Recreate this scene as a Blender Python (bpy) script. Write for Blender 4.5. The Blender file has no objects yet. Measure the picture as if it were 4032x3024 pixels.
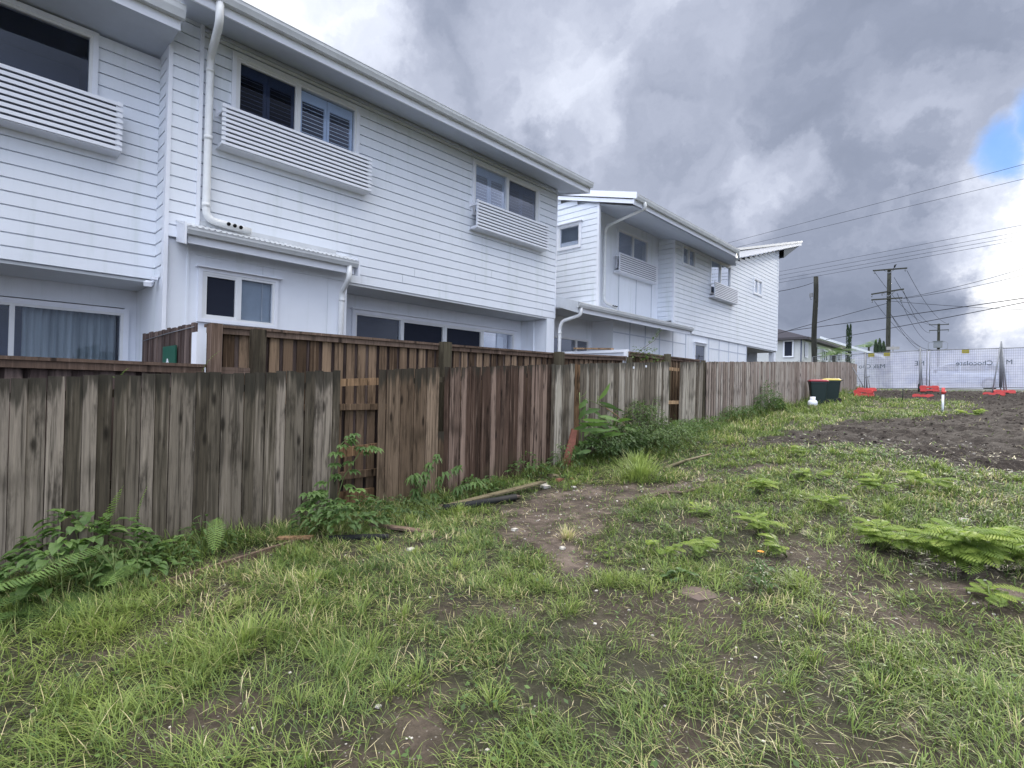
import bpy, math, random
import numpy as np
from math import radians as R_, sin, cos, pi
random.seed(7); rng = np.random.default_rng(7)
scene = bpy.context.scene
COL = scene.collection

# ------------------------------------------------------------------ camera
f_px = 2080.0
th = math.atan(1974/2080); pt = R_(0.5); ro = R_(1.3)
Fv = np.array([-sin(th)*cos(pt), cos(th)*cos(pt), sin(pt)])
R0 = np.array([cos(th), sin(th), 0]); U0 = np.cross(R0, Fv)
Rv = R0*cos(ro)+U0*sin(ro); Uv = -R0*sin(ro)+U0*cos(ro)
import mathutils
cam = bpy.data.cameras.new('camera'); co = bpy.data.objects.new('camera', cam); COL.objects.link(co)
cam.sensor_width = 36; cam.lens = 36*f_px/4032; cam.clip_start = .05; cam.clip_end = 3000
m = mathutils.Matrix(((Rv[0], Uv[0], -Fv[0], 0), (Rv[1], Uv[1], -Fv[1], 0), (Rv[2], Uv[2], -Fv[2], 1.6), (0, 0, 0, 1)))
co.matrix_world = m
scene.camera = co

# ------------------------------------------------------------------ world
SUN_EL, SUN_AZ = 16.0, 3.0        # azimuth from +Y towards -X
w = bpy.data.worlds.new('World'); scene.world = w; w.use_nodes = True
nt = w.node_tree; nt.nodes.clear()
def N(t, **k):
    n = nt.nodes.new(t)
    for a, b in k.items(): setattr(n, a, b)
    return n
def L(a, b): nt.links.new(a, b)
def inp(sock, v):
    if isinstance(v, bpy.types.NodeSocket): nt.links.new(v, sock)
    else: sock.default_value = v
def MATH(op, a, b=0.0, c=0.0, clamp=False):
    n = N('ShaderNodeMath', operation=op, use_clamp=clamp); inp(n.inputs[0], a); inp(n.inputs[1], b)
    if op in ('MULTIPLY_ADD',): inp(n.inputs[2], c)
    return n.outputs[0]
def VM(op, a, b=None):
    n = N('ShaderNodeVectorMath', operation=op); inp(n.inputs[0], a)
    if b is not None: inp(n.inputs[1], b)
    return n.outputs['Value'] if op in ('DOT_PRODUCT', 'LENGTH') else n.outputs[0]
def MR(v, a, b, c=0.0, d=1.0, mode='SMOOTHSTEP'):
    n = N('ShaderNodeMapRange', interpolation_type=mode); inp(n.inputs['Value'], v)
    n.inputs['From Min'].default_value = a; n.inputs['From Max'].default_value = b
    n.inputs['To Min'].default_value = c; n.inputs['To Max'].default_value = d
    return n.outputs['Result']
def NOISE(vec, scale, detail=4, rough=.5, dist=0.0, col=False):
    n = N('ShaderNodeTexNoise'); inp(n.inputs['Vector'], vec)
    n.inputs['Scale'].default_value = scale; n.inputs['Detail'].default_value = detail
    n.inputs['Roughness'].default_value = rough; n.inputs['Distortion'].default_value = dist
    return n.outputs['Color'] if col else n.outputs['Fac']
def RAMP(v, stops, mode='LINEAR'):
    n = N('ShaderNodeValToRGB'); inp(n.inputs[0], v); cr = n.color_ramp; cr.interpolation = mode
    while len(cr.elements) > 1: cr.elements.remove(cr.elements[-1])
    cr.elements[0].position = stops[0][0]; cr.elements[0].color = (*stops[0][1], 1)
    for p, c in stops[1:]:
        e = cr.elements.new(p); e.color = (*c, 1)
    return n.outputs['Color']
def MIX(fac, a, b, mode='MIX'):
    n = N('ShaderNodeMix', data_type='RGBA', blend_type=mode); inp(n.inputs[0], fac)
    for s, v in ((n.inputs[6], a), (n.inputs[7], b)):
        if isinstance(v, bpy.types.NodeSocket): nt.links.new(v, s)
        else: s.default_value = (*v, 1)
    return n.outputs[2]
tc = N('ShaderNodeTexCoord').outputs['Generated']
sky = N('ShaderNodeTexSky', sky_type='NISHITA'); sky.sun_disc = False
sky.sun_elevation = R_(SUN_EL); sky.sun_rotation = R_(-SUN_AZ); sky.air_density = 1.0; sky.dust_density = 1.0
dn = NOISE(tc, 3.0, 9, .62, 0, True)
d0 = VM('SUBTRACT', dn, (.5, .5, .5)); sc = N('ShaderNodeVectorMath', operation='SCALE'); L(d0, sc.inputs[0]); sc.inputs[3].default_value = .42
dd = VM('NORMALIZE', VM('ADD', tc, sc.outputs[0]))
sep = N('ShaderNodeSeparateXYZ'); L(dd, sep.inputs[0])
zz = MATH('ADD', MATH('MAXIMUM', sep.outputs[2], 0.0), .22)
cb = N('ShaderNodeCombineXYZ'); L(MATH('DIVIDE', sep.outputs[0], zz), cb.inputs[0]); L(MATH('DIVIDE', sep.outputs[1], zz), cb.inputs[1]); cb.inputs[2].default_value = 3.7
c1 = NOISE(cb.outputs[0], 1.15, 5, .52, .2)
c2 = NOISE(cb.outputs[0], 3.4, 7, .58, .3)
val = MATH('ADD', MATH('MULTIPLY', MATH('SUBTRACT', c1, .5), 1.25), MATH('MULTIPLY', MATH('SUBTRACT', c2, .5), .42))
val = MATH('ADD', val, .36)
sc3 = N('ShaderNodeVectorMath', operation='SCALE'); L(d0, sc3.inputs[0]); sc3.inputs[3].default_value = .15
dd2 = VM('NORMALIZE', VM('ADD', tc, sc3.outputs[0]))
def blob(az, el, width, amp, inner=0.0, vec=None):
    a, e = R_(az), R_(el); c = (sin(a)*cos(e), cos(a)*cos(e), sin(e))
    d = VM('DOT_PRODUCT', vec or dd, c)
    return MATH('MULTIPLY', MR(d, cos(R_(width)), cos(R_(inner))), amp)
for b in ((7, 12, 13, .75, 3), (-3, 15, 6, .30, 1), (-66, 32, 10, .32, 3), (-55, 25, 8, .24, 1), (-42, 33, 8, .15, 1), (-36, 29, 6, .10, 0),
          (-16, 20, 5, .18, 0), (-21, 24, 13, -.15, 3), (-9, 29, 12, -.12, 2), (-10, 7, 14, -.02, 2), (18, 20, 16, .5, 4), (-90, 22, 26, .25, 4), (-27, 12, 7, .10, 0)):
    val = MATH('ADD', val, blob(*b))
cloud = RAMP(val, [(0.0, (.18, .21, .285)), (.28, (.255, .288, .378)), (.50, (.41, .445, .55)), (.74, (.68, .72, .83)), (.95, (1.10, 1.10, 1.10)), (1.0, (1.25, 1.22, 1.18))])
low = MR(sep.outputs[2], 0.0, .18, 0.6, 0.0)
cloud = MIX(low, cloud, (.40, .44, .56))
sunb = MATH('MULTIPLY', blob(3, 12, 8, 1.0, 3), .9)
cloud = MIX(sunb, cloud, (1.25, 1.24, 1.20))
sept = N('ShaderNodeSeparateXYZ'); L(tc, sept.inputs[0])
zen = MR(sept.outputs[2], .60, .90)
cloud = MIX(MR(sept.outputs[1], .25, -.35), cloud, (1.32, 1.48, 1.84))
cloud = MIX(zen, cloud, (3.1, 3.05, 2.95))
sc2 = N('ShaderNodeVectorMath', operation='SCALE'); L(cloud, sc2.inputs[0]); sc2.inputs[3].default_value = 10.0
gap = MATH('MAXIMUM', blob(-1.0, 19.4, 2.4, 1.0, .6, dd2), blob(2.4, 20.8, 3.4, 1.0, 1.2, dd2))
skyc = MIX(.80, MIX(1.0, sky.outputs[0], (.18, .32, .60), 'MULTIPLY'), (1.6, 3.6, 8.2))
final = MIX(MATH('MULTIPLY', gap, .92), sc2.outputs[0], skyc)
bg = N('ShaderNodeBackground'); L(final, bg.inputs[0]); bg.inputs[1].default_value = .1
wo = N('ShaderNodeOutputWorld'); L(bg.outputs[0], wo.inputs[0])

sun = bpy.data.lights.new('sun', 'SUN'); sun.energy = 2.2; sun.angle = R_(14); sun.color = (1, .93, .84)
so = bpy.data.objects.new('sun', sun); COL.objects.link(so)
e, a = R_(SUN_EL), R_(-SUN_AZ)
sd = mathutils.Vector((sin(a)*cos(e), cos(a)*cos(e), sin(e)))
so.rotation_euler = sd.to_track_quat('Z', 'Y').to_euler(); so.location = (0, 0, 40)
scene.view_settings.view_transform = 'Standard'; scene.view_settings.look = 'None'
scene.view_settings.exposure = 0.40; scene.view_settings.gamma = 1.0
scene.render.engine = 'CYCLES'

# ------------------------------------------------------------------ helpers
SPLIT = {'corner_board', 'wall_panel', 'end_board', 'ceiling', 'soffit', 'barge_board', 'rear_wall', 'side_panel', 'fascia', 'panel_joint', 'cover_batten', 'pipe_outlet', 'arm_brace'}
class MB:
    def __init__(s, T=None):
        s.ch = []; s.v = []; s.f = []; s.fv = []; s.h = []; s.T = T; s.sm = []
    def add(s, pts, faces, v=.5, h=None, smooth=False):
        b = len(s.v); s.ch.append((b, len(s.f)))
        for i, p in enumerate(pts):
            s.v.append(s.T(*p) if s.T else tuple(p)); s.h.append(h[i] if h else .5)
        for f in faces:
            s.f.append(tuple(b+i for i in f)); s.fv.append(v); s.sm.append(smooth)
    def box(s, x0, x1, y0, y1, z0, z1, v=.5, top=0.0):
        # top: slight tilt of the upper end
        p = [(x0, y0, z0), (x1, y0, z0), (x1, y1, z0), (x0, y1, z0), (x0+top, y0, z1), (x1+top, y0, z1), (x1+top, y1, z1), (x0+top, y1, z1)]
        s.add(p, [(0, 3, 2, 1), (4, 5, 6, 7), (0, 1, 5, 4), (1, 2, 6, 5), (2, 3, 7, 6), (3, 0, 4, 7)], v, [0, 0, 0, 0, 1, 1, 1, 1])
    def quad(s, a, b, c, d, v=.5): s.add([a, b, c, d], [(0, 1, 2, 3)], v, [0, 0, 1, 1])
    def obox(s, a, b, wd, ht, v=.5, up=(0, 0, 1)):
        # a bar from a to b, width wd, height ht
        A = np.array(a, float); B = np.array(b, float); d = B-A; d /= np.linalg.norm(d)
        u = np.array(up, float); sd_ = np.cross(d, u); n = np.linalg.norm(sd_)
        if n < 1e-3: sd_ = np.array([1., 0, 0])
        else: sd_ /= n
        u = np.cross(sd_, d)
        p = []
        for P in (A, B):
            for q, r_ in ((-1, -1), (1, -1), (1, 1), (-1, 1)): p.append(tuple(P+sd_*q*wd/2+u*r_*ht/2))
        s.add(p, [(3, 2, 1, 0), (4, 5, 6, 7), (0, 1, 5, 4), (1, 2, 6, 5), (2, 3, 7, 6), (3, 0, 4, 7)], v, [0]*4+[1]*4)
    def tube(s, path, r, n=10, v=.5, cap=True, smooth=True):
        path = [np.array(p, float) for p in path]
        rs = r if isinstance(r, (list, tuple)) else [r]*len(path)
        pts = []; up = np.array([.013, .021, 1.]); prev = None
        for i, P in enumerate(path):
            d = path[min(i+1, len(path)-1)]-path[max(i-1, 0)]; d = d/max(np.linalg.norm(d), 1e-9)
            if prev is None:
                a_ = np.cross(d, up)
                if np.linalg.norm(a_) < .1: a_ = np.cross(d, (1., 0, 0))
            else: a_ = prev-d*np.dot(prev, d)
            a_ /= np.linalg.norm(a_); prev = a_; b_ = np.cross(d, a_)
            for k in range(n): t = 2*pi*k/n; pts.append(tuple(P+rs[i]*(a_*cos(t)+b_*sin(t))))
        fs = [(i*n+k, i*n+(k+1) % n, (i+1)*n+(k+1) % n, (i+1)*n+k) for i in range(len(path)-1) for k in range(n)]
        if cap: fs += [tuple(range(n-1, -1, -1)), tuple(range((len(path)-1)*n, len(path)*n))]
        s.add(pts, fs, v, [j/max(1, len(path)-1) for j in range(len(path)) for _ in range(n)], smooth)
    def prism(s, prof, y0, y1, v=.5, closed=True, smooth=False):
        # profile of (x,z) swept along y
        n = len(prof); p = [(x, y0, z) for x, z in prof]+[(x, y1, z) for x, z in prof]
        fs = [(i, (i+1) % n, n+(i+1) % n, n+i) for i in range(n if closed else n-1)]
        if closed: fs += [tuple(range(n-1, -1, -1)), tuple(range(n, 2*n))]
        s.add(p, fs, v, None, smooth)
OFF = {}
def finish(me, name, mat, parent, o=(0, 0, 0)):
    ob = bpy.data.objects.new(name, me); COL.objects.link(ob)
    if mat: me.materials.append(mat)
    if parent is not None: ob.parent = parent; OFF[ob.name] = OFF[parent.name]
    else: ob.location = o; OFF[ob.name] = o
    return ob
def build(mb, name, mat, parent=None, loc=None):
    if name in SPLIT and parent is not None and len(mb.ch) > 1:
        cs = mb.ch+[(len(mb.v), len(mb.f))]; ob = None
        for i in range(len(mb.ch)):
            (v0, f0), (v1, f1) = cs[i], cs[i+1]; m_ = MB(); m_.v = mb.v[v0:v1]; m_.h = mb.h[v0:v1]; m_.f = [tuple(q-v0 for q in f) for f in mb.f[f0:f1]]
            m_.fv = mb.fv[f0:f1]; m_.sm = mb.sm[f0:f1]; m_.ch = [(0, 0)]; ob = build(m_, name, mat, parent, loc)
        return ob
    o = OFF[parent.name] if parent is not None else (loc or (0, 0, 0))
    V = np.array(mb.v, dtype=float)-np.array(o)
    me = bpy.data.meshes.new(name); me.from_pydata(V.tolist(), [], mb.f)
    at = me.attributes.new('v', 'FLOAT', 'FACE'); at.data.foreach_set('value', np.array(mb.fv, dtype=np.float32))
    ah = me.attributes.new('h', 'FLOAT', 'POINT'); ah.data.foreach_set('value', np.array(mb.h, dtype=np.float32))
    if any(mb.sm): me.polygons.foreach_set('use_smooth', mb.sm)
    me.update()
    return finish(me, name, mat, parent, o)
def tag(o, label=None, cat=None, group=None, kind=None):
    if label: o['label'] = label
    if cat: o['category'] = cat
    if group: o['group'] = group
    if kind: o['kind'] = kind
    return o
def thing(name, loc, label, cat, group=None):
    o = bpy.data.objects.new(name, None); o.empty_display_size = .1; COL.objects.link(o); o.location = loc; OFF[o.name] = tuple(loc)
    return tag(o, label, cat, group)
def copy_tree(o, parent=None):
    c = o.copy(); COL.objects.link(c)
    if parent is not None: c.parent = parent
    OFF[c.name] = OFF[o.name]
    for ch in [x for x in o.children]: copy_tree(ch, c)
    return c

# ------------------------------------------------------------------ materials
def newmat(name):
    global nt
    mt = bpy.data.materials.new(name); mt.use_nodes = True; nt = mt.node_tree; nt.nodes.clear()
    return mt
def attr(n, what='Fac'):
    a_ = N('ShaderNodeAttribute', attribute_name=n); return a_.outputs[what]
def objc():
    return N('ShaderNodeTexCoord').outputs['Object']
def mapping(vec, scale=(1, 1, 1), locv=None):
    n = N('ShaderNodeMapping'); inp(n.inputs[0], vec); n.inputs['Scale'].default_value = scale
    if locv is not None: inp(n.inputs['Location'], locv)
    return n.outputs[0]
def out(sh, disp=None):
    o = N('ShaderNodeOutputMaterial'); L(sh, o.inputs[0])
def PB(col, rough=.6, spec=.3, metal=0.0, bump=None, bstr=.2, bdist=.01):
    p = N('ShaderNodeBsdfPrincipled')
    if isinstance(col, bpy.types.NodeSocket): L(col, p.inputs['Base Color'])
    else: p.inputs['Base Color'].default_value = (*col, 1)
    inp(p.inputs['Roughness'], rough); p.inputs['Specular IOR Level'].default_value = spec; p.inputs['Metallic'].default_value = metal
    if bump is not None:
        b = N('ShaderNodeBump'); L(bump, b.inputs['Height']); b.inputs['Strength'].default_value = bstr; b.inputs['Distance'].default_value = bdist; L(b.outputs[0], p.inputs['Normal'])
    return p.outputs[0]
def simple(name, col, rough=.6, spec=.3, metal=0.0, var=.08, scale=6.0):
    mt = newmat(name); c = objc(); n = NOISE(c, scale, 5, .6)
    a_ = tuple(x*(1-var) for x in col); b = tuple(min(1, x*(1+var)) for x in col)
    out(PB(RAMP(n, [(.3, a_), (.7, b)]), rough, spec, metal)); return mt
def paint(name, col):
    mt = newmat(name); c = objc()
    n = NOISE(c, 1.3, 6, .65); st = NOISE(mapping(c, (6, 6, .5)), 1.0, 5, .6); n3 = NOISE(c, 60, 2, .5)
    k = RAMP(n, [(.3, tuple(x*.93 for x in col)), (.7, col)])
    k = MIX(MR(st, .50, .78), k, (col[0]*.84, col[1]*.86, col[2]*.83))
    k = MIX(MR(attr('v'), .0, 1.0, 0, .12, 'LINEAR'), k, (col[0]*.8, col[1]*.82, col[2]*.84))
    out(PB(k, .48, .35, 0, n3, .04, .004)); return mt
M_SID = paint('white_cladding', (.80, .835, .895)); M_PANEL = paint('white_fibre_cement', (.82, .85, .91))
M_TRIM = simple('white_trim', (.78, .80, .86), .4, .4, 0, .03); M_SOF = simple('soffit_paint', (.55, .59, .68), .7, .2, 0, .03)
M_GUT = simple('grey_white_gutter', (.60, .62, .64), .35, .5, 0, .10, 3); M_PIPE = simple('white_pvc_pipe', (.78, .79, .79), .35, .5, 0, .06, 8)
M_ROOF = simple('light_roof_sheet', (.62, .64, .66), .4, .5, .2, .06)
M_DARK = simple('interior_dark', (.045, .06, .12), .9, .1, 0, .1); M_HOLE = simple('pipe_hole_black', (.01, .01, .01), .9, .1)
M_CEIL = simple('alfresco_ceiling', (.60, .62, .64), .7, .2, 0, .03)
def glassmat(name, tint=(.88, .91, .95), dark=.0):
    mt = newmat(name); fr = N('ShaderNodeFresnel'); fr.inputs[0].default_value = 1.6
    t = N('ShaderNodeBsdfTransparent'); t.inputs[0].default_value = (*tint, 1)
    g = N('ShaderNodeBsdfGlossy'); g.inputs['Roughness'].default_value = .02; g.inputs[0].default_value = (.85, .9, 1, 1)
    mx = N('ShaderNodeMixShader'); L(MATH('MULTIPLY', fr.outputs[0], dark or .62, clamp=True), mx.inputs[0]); L(t.outputs[0], mx.inputs[1]); L(g.outputs[0], mx.inputs[2]); out(mx.outputs[0]); return mt
M_GLASS = glassmat('window_glass'); M_GSCR = glassmat('screened_glass', (.42, .45, .52), .28); M_SCREEN = simple('dark_insect_screen', (.012, .016, .03), .6, .25, 0, .1)
M_LOUV = simple('shutter_white', (.74, .83, .95), .45, .4, 0, .03)
M_BLIND = simple('pale_blind', (.50, .54, .56), .8, .2, 0, .05)
mt = newmat('sheer_curtain'); c = objc(); wv = NOISE(mapping(c, (1, 14, .3)), 1.0, 3, .5)
out(PB(RAMP(wv, [(.35, (.32, .36, .35)), (.65, (.60, .64, .62))]), .9, .1)); M_CURT = mt
M_STEEL = simple('galvanised_steel', (.19, .20, .22), .55, .4, .2, .15, 12); M_ALU = simple('white_aluminium', (.74, .75, .76), .35, .5, 0, .03)

def wood(name, ca, cb_, cc, dark=.45, stain=.5, algae=.3, ztop=.86, topc=(.035, .032, .025), fresh=0.0):
    """weathered paling timber: tone per board, streaky grain, knots, damp top edge, algae low down"""
    mt = newmat(name); c = objc(); v = attr('v'); h = attr('h')
    cbx = N('ShaderNodeCombineXYZ'); L(MATH('MULTIPLY', v, 13.7), cbx.inputs[0]); L(MATH('MULTIPLY', v, 5.3), cbx.inputs[1]); L(MATH('MULTIPLY', v, 31.0), cbx.inputs[2])
    cv = VM('ADD', c, cbx.outputs[0])
    grain = NOISE(mapping(cv, (38, 38, 1.1)), 1.0, 6, .6, .4)
    fine = NOISE(mapping(cv, (160, 160, 5)), 1.0, 3, .6)
    blot = NOISE(mapping(cv, (7, 7, 1.5)), 1.0, 5, .65)
    tone = NOISE(cbx.outputs[0], 3.0, 0, .5)
    tv = MATH('ADD', MATH('MULTIPLY', v, .78), MATH('MULTIPLY', grain, .44))
    k = RAMP(tv, [(.1, ca), (.5, cb_), (.9, cc)])
    k = MIX(MR(grain, .46, .68, 0, min(1, dark*1.5)), k, tuple(x*.30 for x in cb_))
    k = MIX(MR(fine, .45, .75, 0, .35), k, tuple(x*.5 for x in ca))
    k = MIX(MR(grain, .22, .46, .75, 0), k, tuple(min(1, x*1.45) for x in cc))
    k = MIX(MR(blot, .50, .70, 0, min(1, stain*1.35)), k, tuple(x*.26 for x in ca))
    vo = N('ShaderNodeTexVoronoi', feature='F1'); L(mapping(cv, (7, 7, 2.1)), vo.inputs['Vector']); vo.inputs['Scale'].default_value = 1.0; vo.inputs['Randomness'].default_value = 1.0
    kn = MATH('ADD', vo.outputs['Distance'], MATH('MULTIPLY', MATH('SUBTRACT', blot, .5), .35))
    k = MIX(MR(kn, .06, .22, .85, 0), k, tuple(x*.20 for x in ca))
    band = MATH('ABSOLUTE', MATH('SUBTRACT', MATH('ADD', h, MATH('MULTIPLY', MATH('SUBTRACT', blot, .5), .35)), .52))
    k = MIX(MATH('MULTIPLY', MR(band, .0, .09, .45, 0), MR(NOISE(mapping(c, (1, 2.2, .2)), 1.0, 2, .5), .48, .60)), k, tuple(x*.30 for x in ca))
    drip = MATH('ADD', h, MATH('MULTIPLY', MATH('SUBTRACT', NOISE(mapping(c, (16, 16, 1.0)), 1.0, 4, .6), .5), .48))
    k = MIX(MR(drip, ztop, ztop+.09, 0, .85), k, topc)
    alg = MATH('ADD', MATH('SUBTRACT', 1.0, h), MATH('MULTIPLY', MATH('SUBTRACT', NOISE(c, 1.7, 4, .6), .5), 1.2))
    k = MIX(MR(alg, .75, 1.15, 0, algae), k, (.055, .070, .030))
    bp = MATH('ADD', MATH('MULTIPLY', grain, .7), MATH('MULTIPLY', fine, .5))
    out(PB(k, .82, .18, 0, bp, .55, .006)); return mt
W_GREY = wood('weathered_grey_paling', (0.050, 0.040, 0.028), (0.124, 0.104, 0.078), (0.304, 0.258, 0.213), .55, .6, .30)
W_MIX = wood('weathered_mixed_paling', (0.050, 0.033, 0.021), (0.116, 0.078, 0.051), (0.286, 0.210, 0.150), .5, .5, .25)
W_BRN = wood('weathered_brown_paling', (0.035, 0.021, 0.015), (0.096, 0.059, 0.044), (0.268, 0.191, 0.154), .6, .55, .15, .93)
W_PALE = wood('weathered_pale_paling', (0.080, 0.062, 0.045), (0.188, 0.158, 0.125), (0.459, 0.412, 0.351), .5, .45, .25, .90, (.06, .055, .045))
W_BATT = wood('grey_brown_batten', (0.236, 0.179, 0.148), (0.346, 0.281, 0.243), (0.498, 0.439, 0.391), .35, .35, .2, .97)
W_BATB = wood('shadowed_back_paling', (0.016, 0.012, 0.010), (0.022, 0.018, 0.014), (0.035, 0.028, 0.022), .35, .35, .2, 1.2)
W_NEW = wood('treated_brown_paling', (0.051, 0.032, 0.019), (0.124, 0.079, 0.050), (0.300, 0.209, 0.139), .5, .45, .0, 1.3)
W_NEWG = wood('purple_brown_paling', (0.044, 0.030, 0.027), (0.090, 0.063, 0.057), (0.182, 0.136, 0.119), .4, .35, .0, 1.3)
W_CAP = wood('brown_capping', (0.069, 0.045, 0.034), (0.133, 0.090, 0.068), (0.241, 0.175, 0.140), .35, .3, .0, 1.3)
W_POST = wood('dark_post', (.045, .035, .026), (.075, .06, .042), (.11, .10, .065), .4, .4, .3, 1.3)
W_RAIL = wood('split_rail', (0.093, 0.053, 0.026), (0.230, 0.136, 0.076), (0.458, 0.305, 0.182), .6, .9, .1, 1.3)
W_DRIFT = wood('loose_board', (.10, .085, .05), (.15, .125, .075), (.21, .18, .12), .4, .4, .3, 1.3)
W_POLE = wood('tarred_pole', (0.028, 0.028, 0.024), (0.047, 0.048, 0.039), (0.072, 0.073, 0.060), .5, .4, .1, 1.3)

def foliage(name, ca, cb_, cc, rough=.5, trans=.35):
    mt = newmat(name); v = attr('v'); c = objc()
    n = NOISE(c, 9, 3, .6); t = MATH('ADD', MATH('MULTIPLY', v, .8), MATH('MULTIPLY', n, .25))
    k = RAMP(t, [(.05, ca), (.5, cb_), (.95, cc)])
    p = N('ShaderNodeBsdfPrincipled'); L(k, p.inputs['Base Color']); p.inputs['Roughness'].default_value = rough; p.inputs['Specular IOR Level'].default_value = .35
    tr = N('ShaderNodeBsdfTranslucent'); L(MIX(1.0, k, (1.1, 1.25, .7), 'MULTIPLY'), tr.inputs[0])
    mx = N('ShaderNodeMixShader'); mx.inputs[0].default_value = trans; L(p.outputs[0], mx.inputs[1]); L(tr.outputs[0], mx.inputs[2]); out(mx.outputs[0]); return mt
F_BROAD = foliage('broad_leaf', (.045, .085, .028), (.085, .15, .045), (.16, .25, .075))
F_FERN = foliage('fern_leaf', (.05, .09, .035), (.10, .17, .055), (.22, .33, .08))
F_FEATH = foliage('feathery_leaf', (.085, .14, .040), (.19, .27, .06), (.40, .46, .10), .55, .4)
F_VINE = foliage('vine_leaf', (.04, .075, .03), (.08, .13, .045), (.15, .22, .07))
F_DARK = foliage('conifer_leaf', (.018, .035, .018), (.03, .055, .026), (.05, .08, .035), .7, .15)
F_STEM = simple('green_stem', (.13, .17, .06), .6); F_BARK = simple('dead_branch_bark', (.11, .085, .065), .85, .1, 0, .35, 20)
mt = newmat('grass_blade'); v = attr('v'); h = attr('h')
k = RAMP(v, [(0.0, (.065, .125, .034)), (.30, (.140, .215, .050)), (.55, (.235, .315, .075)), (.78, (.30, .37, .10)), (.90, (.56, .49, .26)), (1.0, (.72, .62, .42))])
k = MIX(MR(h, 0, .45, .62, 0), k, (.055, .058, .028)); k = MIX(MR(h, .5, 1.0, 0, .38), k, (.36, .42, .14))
p = N('ShaderNodeBsdfPrincipled'); L(k, p.inputs['Base Color']); p.inputs['Roughness'].default_value = .5; p.inputs['Specular IOR Level'].default_value = .4
tr = N('ShaderNodeBsdfTranslucent'); L(k, tr.inputs[0]); mx = N('ShaderNodeMixShader'); mx.inputs[0].default_value = .35; L(p.outputs[0], mx.inputs[1]); L(tr.outputs[0], mx.inputs[2]); out(mx.outputs[0]); M_GRASS = mt

# ground
mt = newmat('ground_soil'); c = objc(); dirt = attr('dirt'); soil = attr('soil')
n1 = NOISE(c, 2.2, 6, .6); n2 = NOISE(c, 14, 6, .65); n3 = NOISE(c, 70, 4, .6)
base = RAMP(n2, [(.3, (.022, .018, .015)), (.5, (.045, .038, .030)), (.7, (.080, .070, .052))])
under = RAMP(n1, [(.35, (.035, .045, .022)), (.65, (.055, .065, .030))])
base = MIX(.30, base, under)
dcol = RAMP(MATH('ADD', MATH('MULTIPLY', n1, .6), MATH('MULTIPLY', n2, .4)), [(.36, (.050, .040, .034)), (.5, (.110, .086, .072)), (.64, (.205, .163, .138))])
dcol = MIX(MR(n3, .5, .72, 0, .5), dcol, (.08, .065, .058))
scol = RAMP(MATH('ADD', MATH('MULTIPLY', n3, .4), MATH('MULTIPLY', n2, .6)), [(.35, (.018, .014, .012)), (.5, (.034, .028, .025)), (.66, (.072, .060, .052))])
pk = N('ShaderNodeTexVoronoi', feature='F1'); L(c, pk.inputs['Vector']); pk.inputs['Scale'].default_value = 26
dcol = MIX(MR(dirt, .65, 1.0), MIX(1.0, dcol, (.60, .575, .56), 'MULTIPLY'), dcol); k = MIX(dirt, base, dcol); k = MIX(soil, k, scol)
k = MIX(MR(pk.outputs['Distance'], .10, .16, .55, 0), k, (.34, .31, .28))
far = N('ShaderNodeSeparateXYZ'); L(c, far.inputs[0])
k = MIX(MR(far.outputs[1], 34, 36), k, (.10, .13, .06))
hgt = MATH('ADD', n2, MATH('MULTIPLY', n3, .6))
out(PB(k, .9, .15, 0, hgt, .9, .03)); M_GROUND = mt
M_STONE = simple('white_stone', (.48, .45, .41), .85, .2, 0, .45, 9); M_TERRA = simple('terracotta', (.20, .082, .062), .8, .2, 0, .2, 20)
M_BLACKP = simple('black_plastic', (.015, .016, .018), .7, .2, 0, .3); M_RED = simple('red_plastic', (.60, .075, .07), .45, .4, 0, .12)
M_BINR = simple('bin_red', (.26, .012, .03), .4, .4, 0, .05); M_BINY = simple('bin_yellow', (.52, .42, .08), .4, .4, 0, .05)
M_BING = simple('bin_green', (.010, .024, .023), .4, .4, 0, .1); M_WIRE = simple('dull_cable', (.035, .037, .042), .95, .0); M_RUB = simple('black_rubber', (.015, .015, .015), .7, .2)
M_ASPH = simple('asphalt', (.055, .055, .058), .9, .2, 0, .2, 30); M_CONC = simple('concrete', (.33, .32, .30), .85, .2, 0, .15, 10)

# ------------------------------------------------------------------ ground
PYs = [-30, -10, 0, 5, 7, 11, 13, 19, 30, 33, 60, 120, 400]; PZs = [-.5, -.25, -.02, .13, .30, .62, .76, 1.15, 1.80, 1.93, 2.2, 2.4, 2.5]
def vnoise(x, y, s, seed=0):
    x = np.asarray(x, float)*s+seed*17.3+1000; y = np.asarray(y, float)*s+seed*9.1+1000
    xi = np.floor(x).astype(int); yi = np.floor(y).astype(int); xf = x-xi; yf = y-yi
    def hsh(a_, b_):
        q = (a_*374761393+b_*668265263+seed*2147483) & 0xffffffff; q = ((q ^ (q >> 13))*1274126177) & 0xffffffff
        return ((q ^ (q >> 16)) & 0xffff)/65535.0
    u = xf*xf*(3-2*xf); v_ = yf*yf*(3-2*yf)
    return (hsh(xi, yi)*(1-u)+hsh(xi+1, yi)*u)*(1-v_)+(hsh(xi, yi+1)*(1-u)+hsh(xi+1, yi+1)*u)*v_
def fbm(x, y, s, seed=0): return .5*vnoise(x, y, s, seed)+.3*vnoise(x, y, s*2.1, seed+1)+.2*vnoise(x, y, s*4.3, seed+2)
def G(X, Y): return np.interp(Y, PYs, PZs)+.004*np.maximum(np.asarray(X, float)+5.6, 0)
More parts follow.
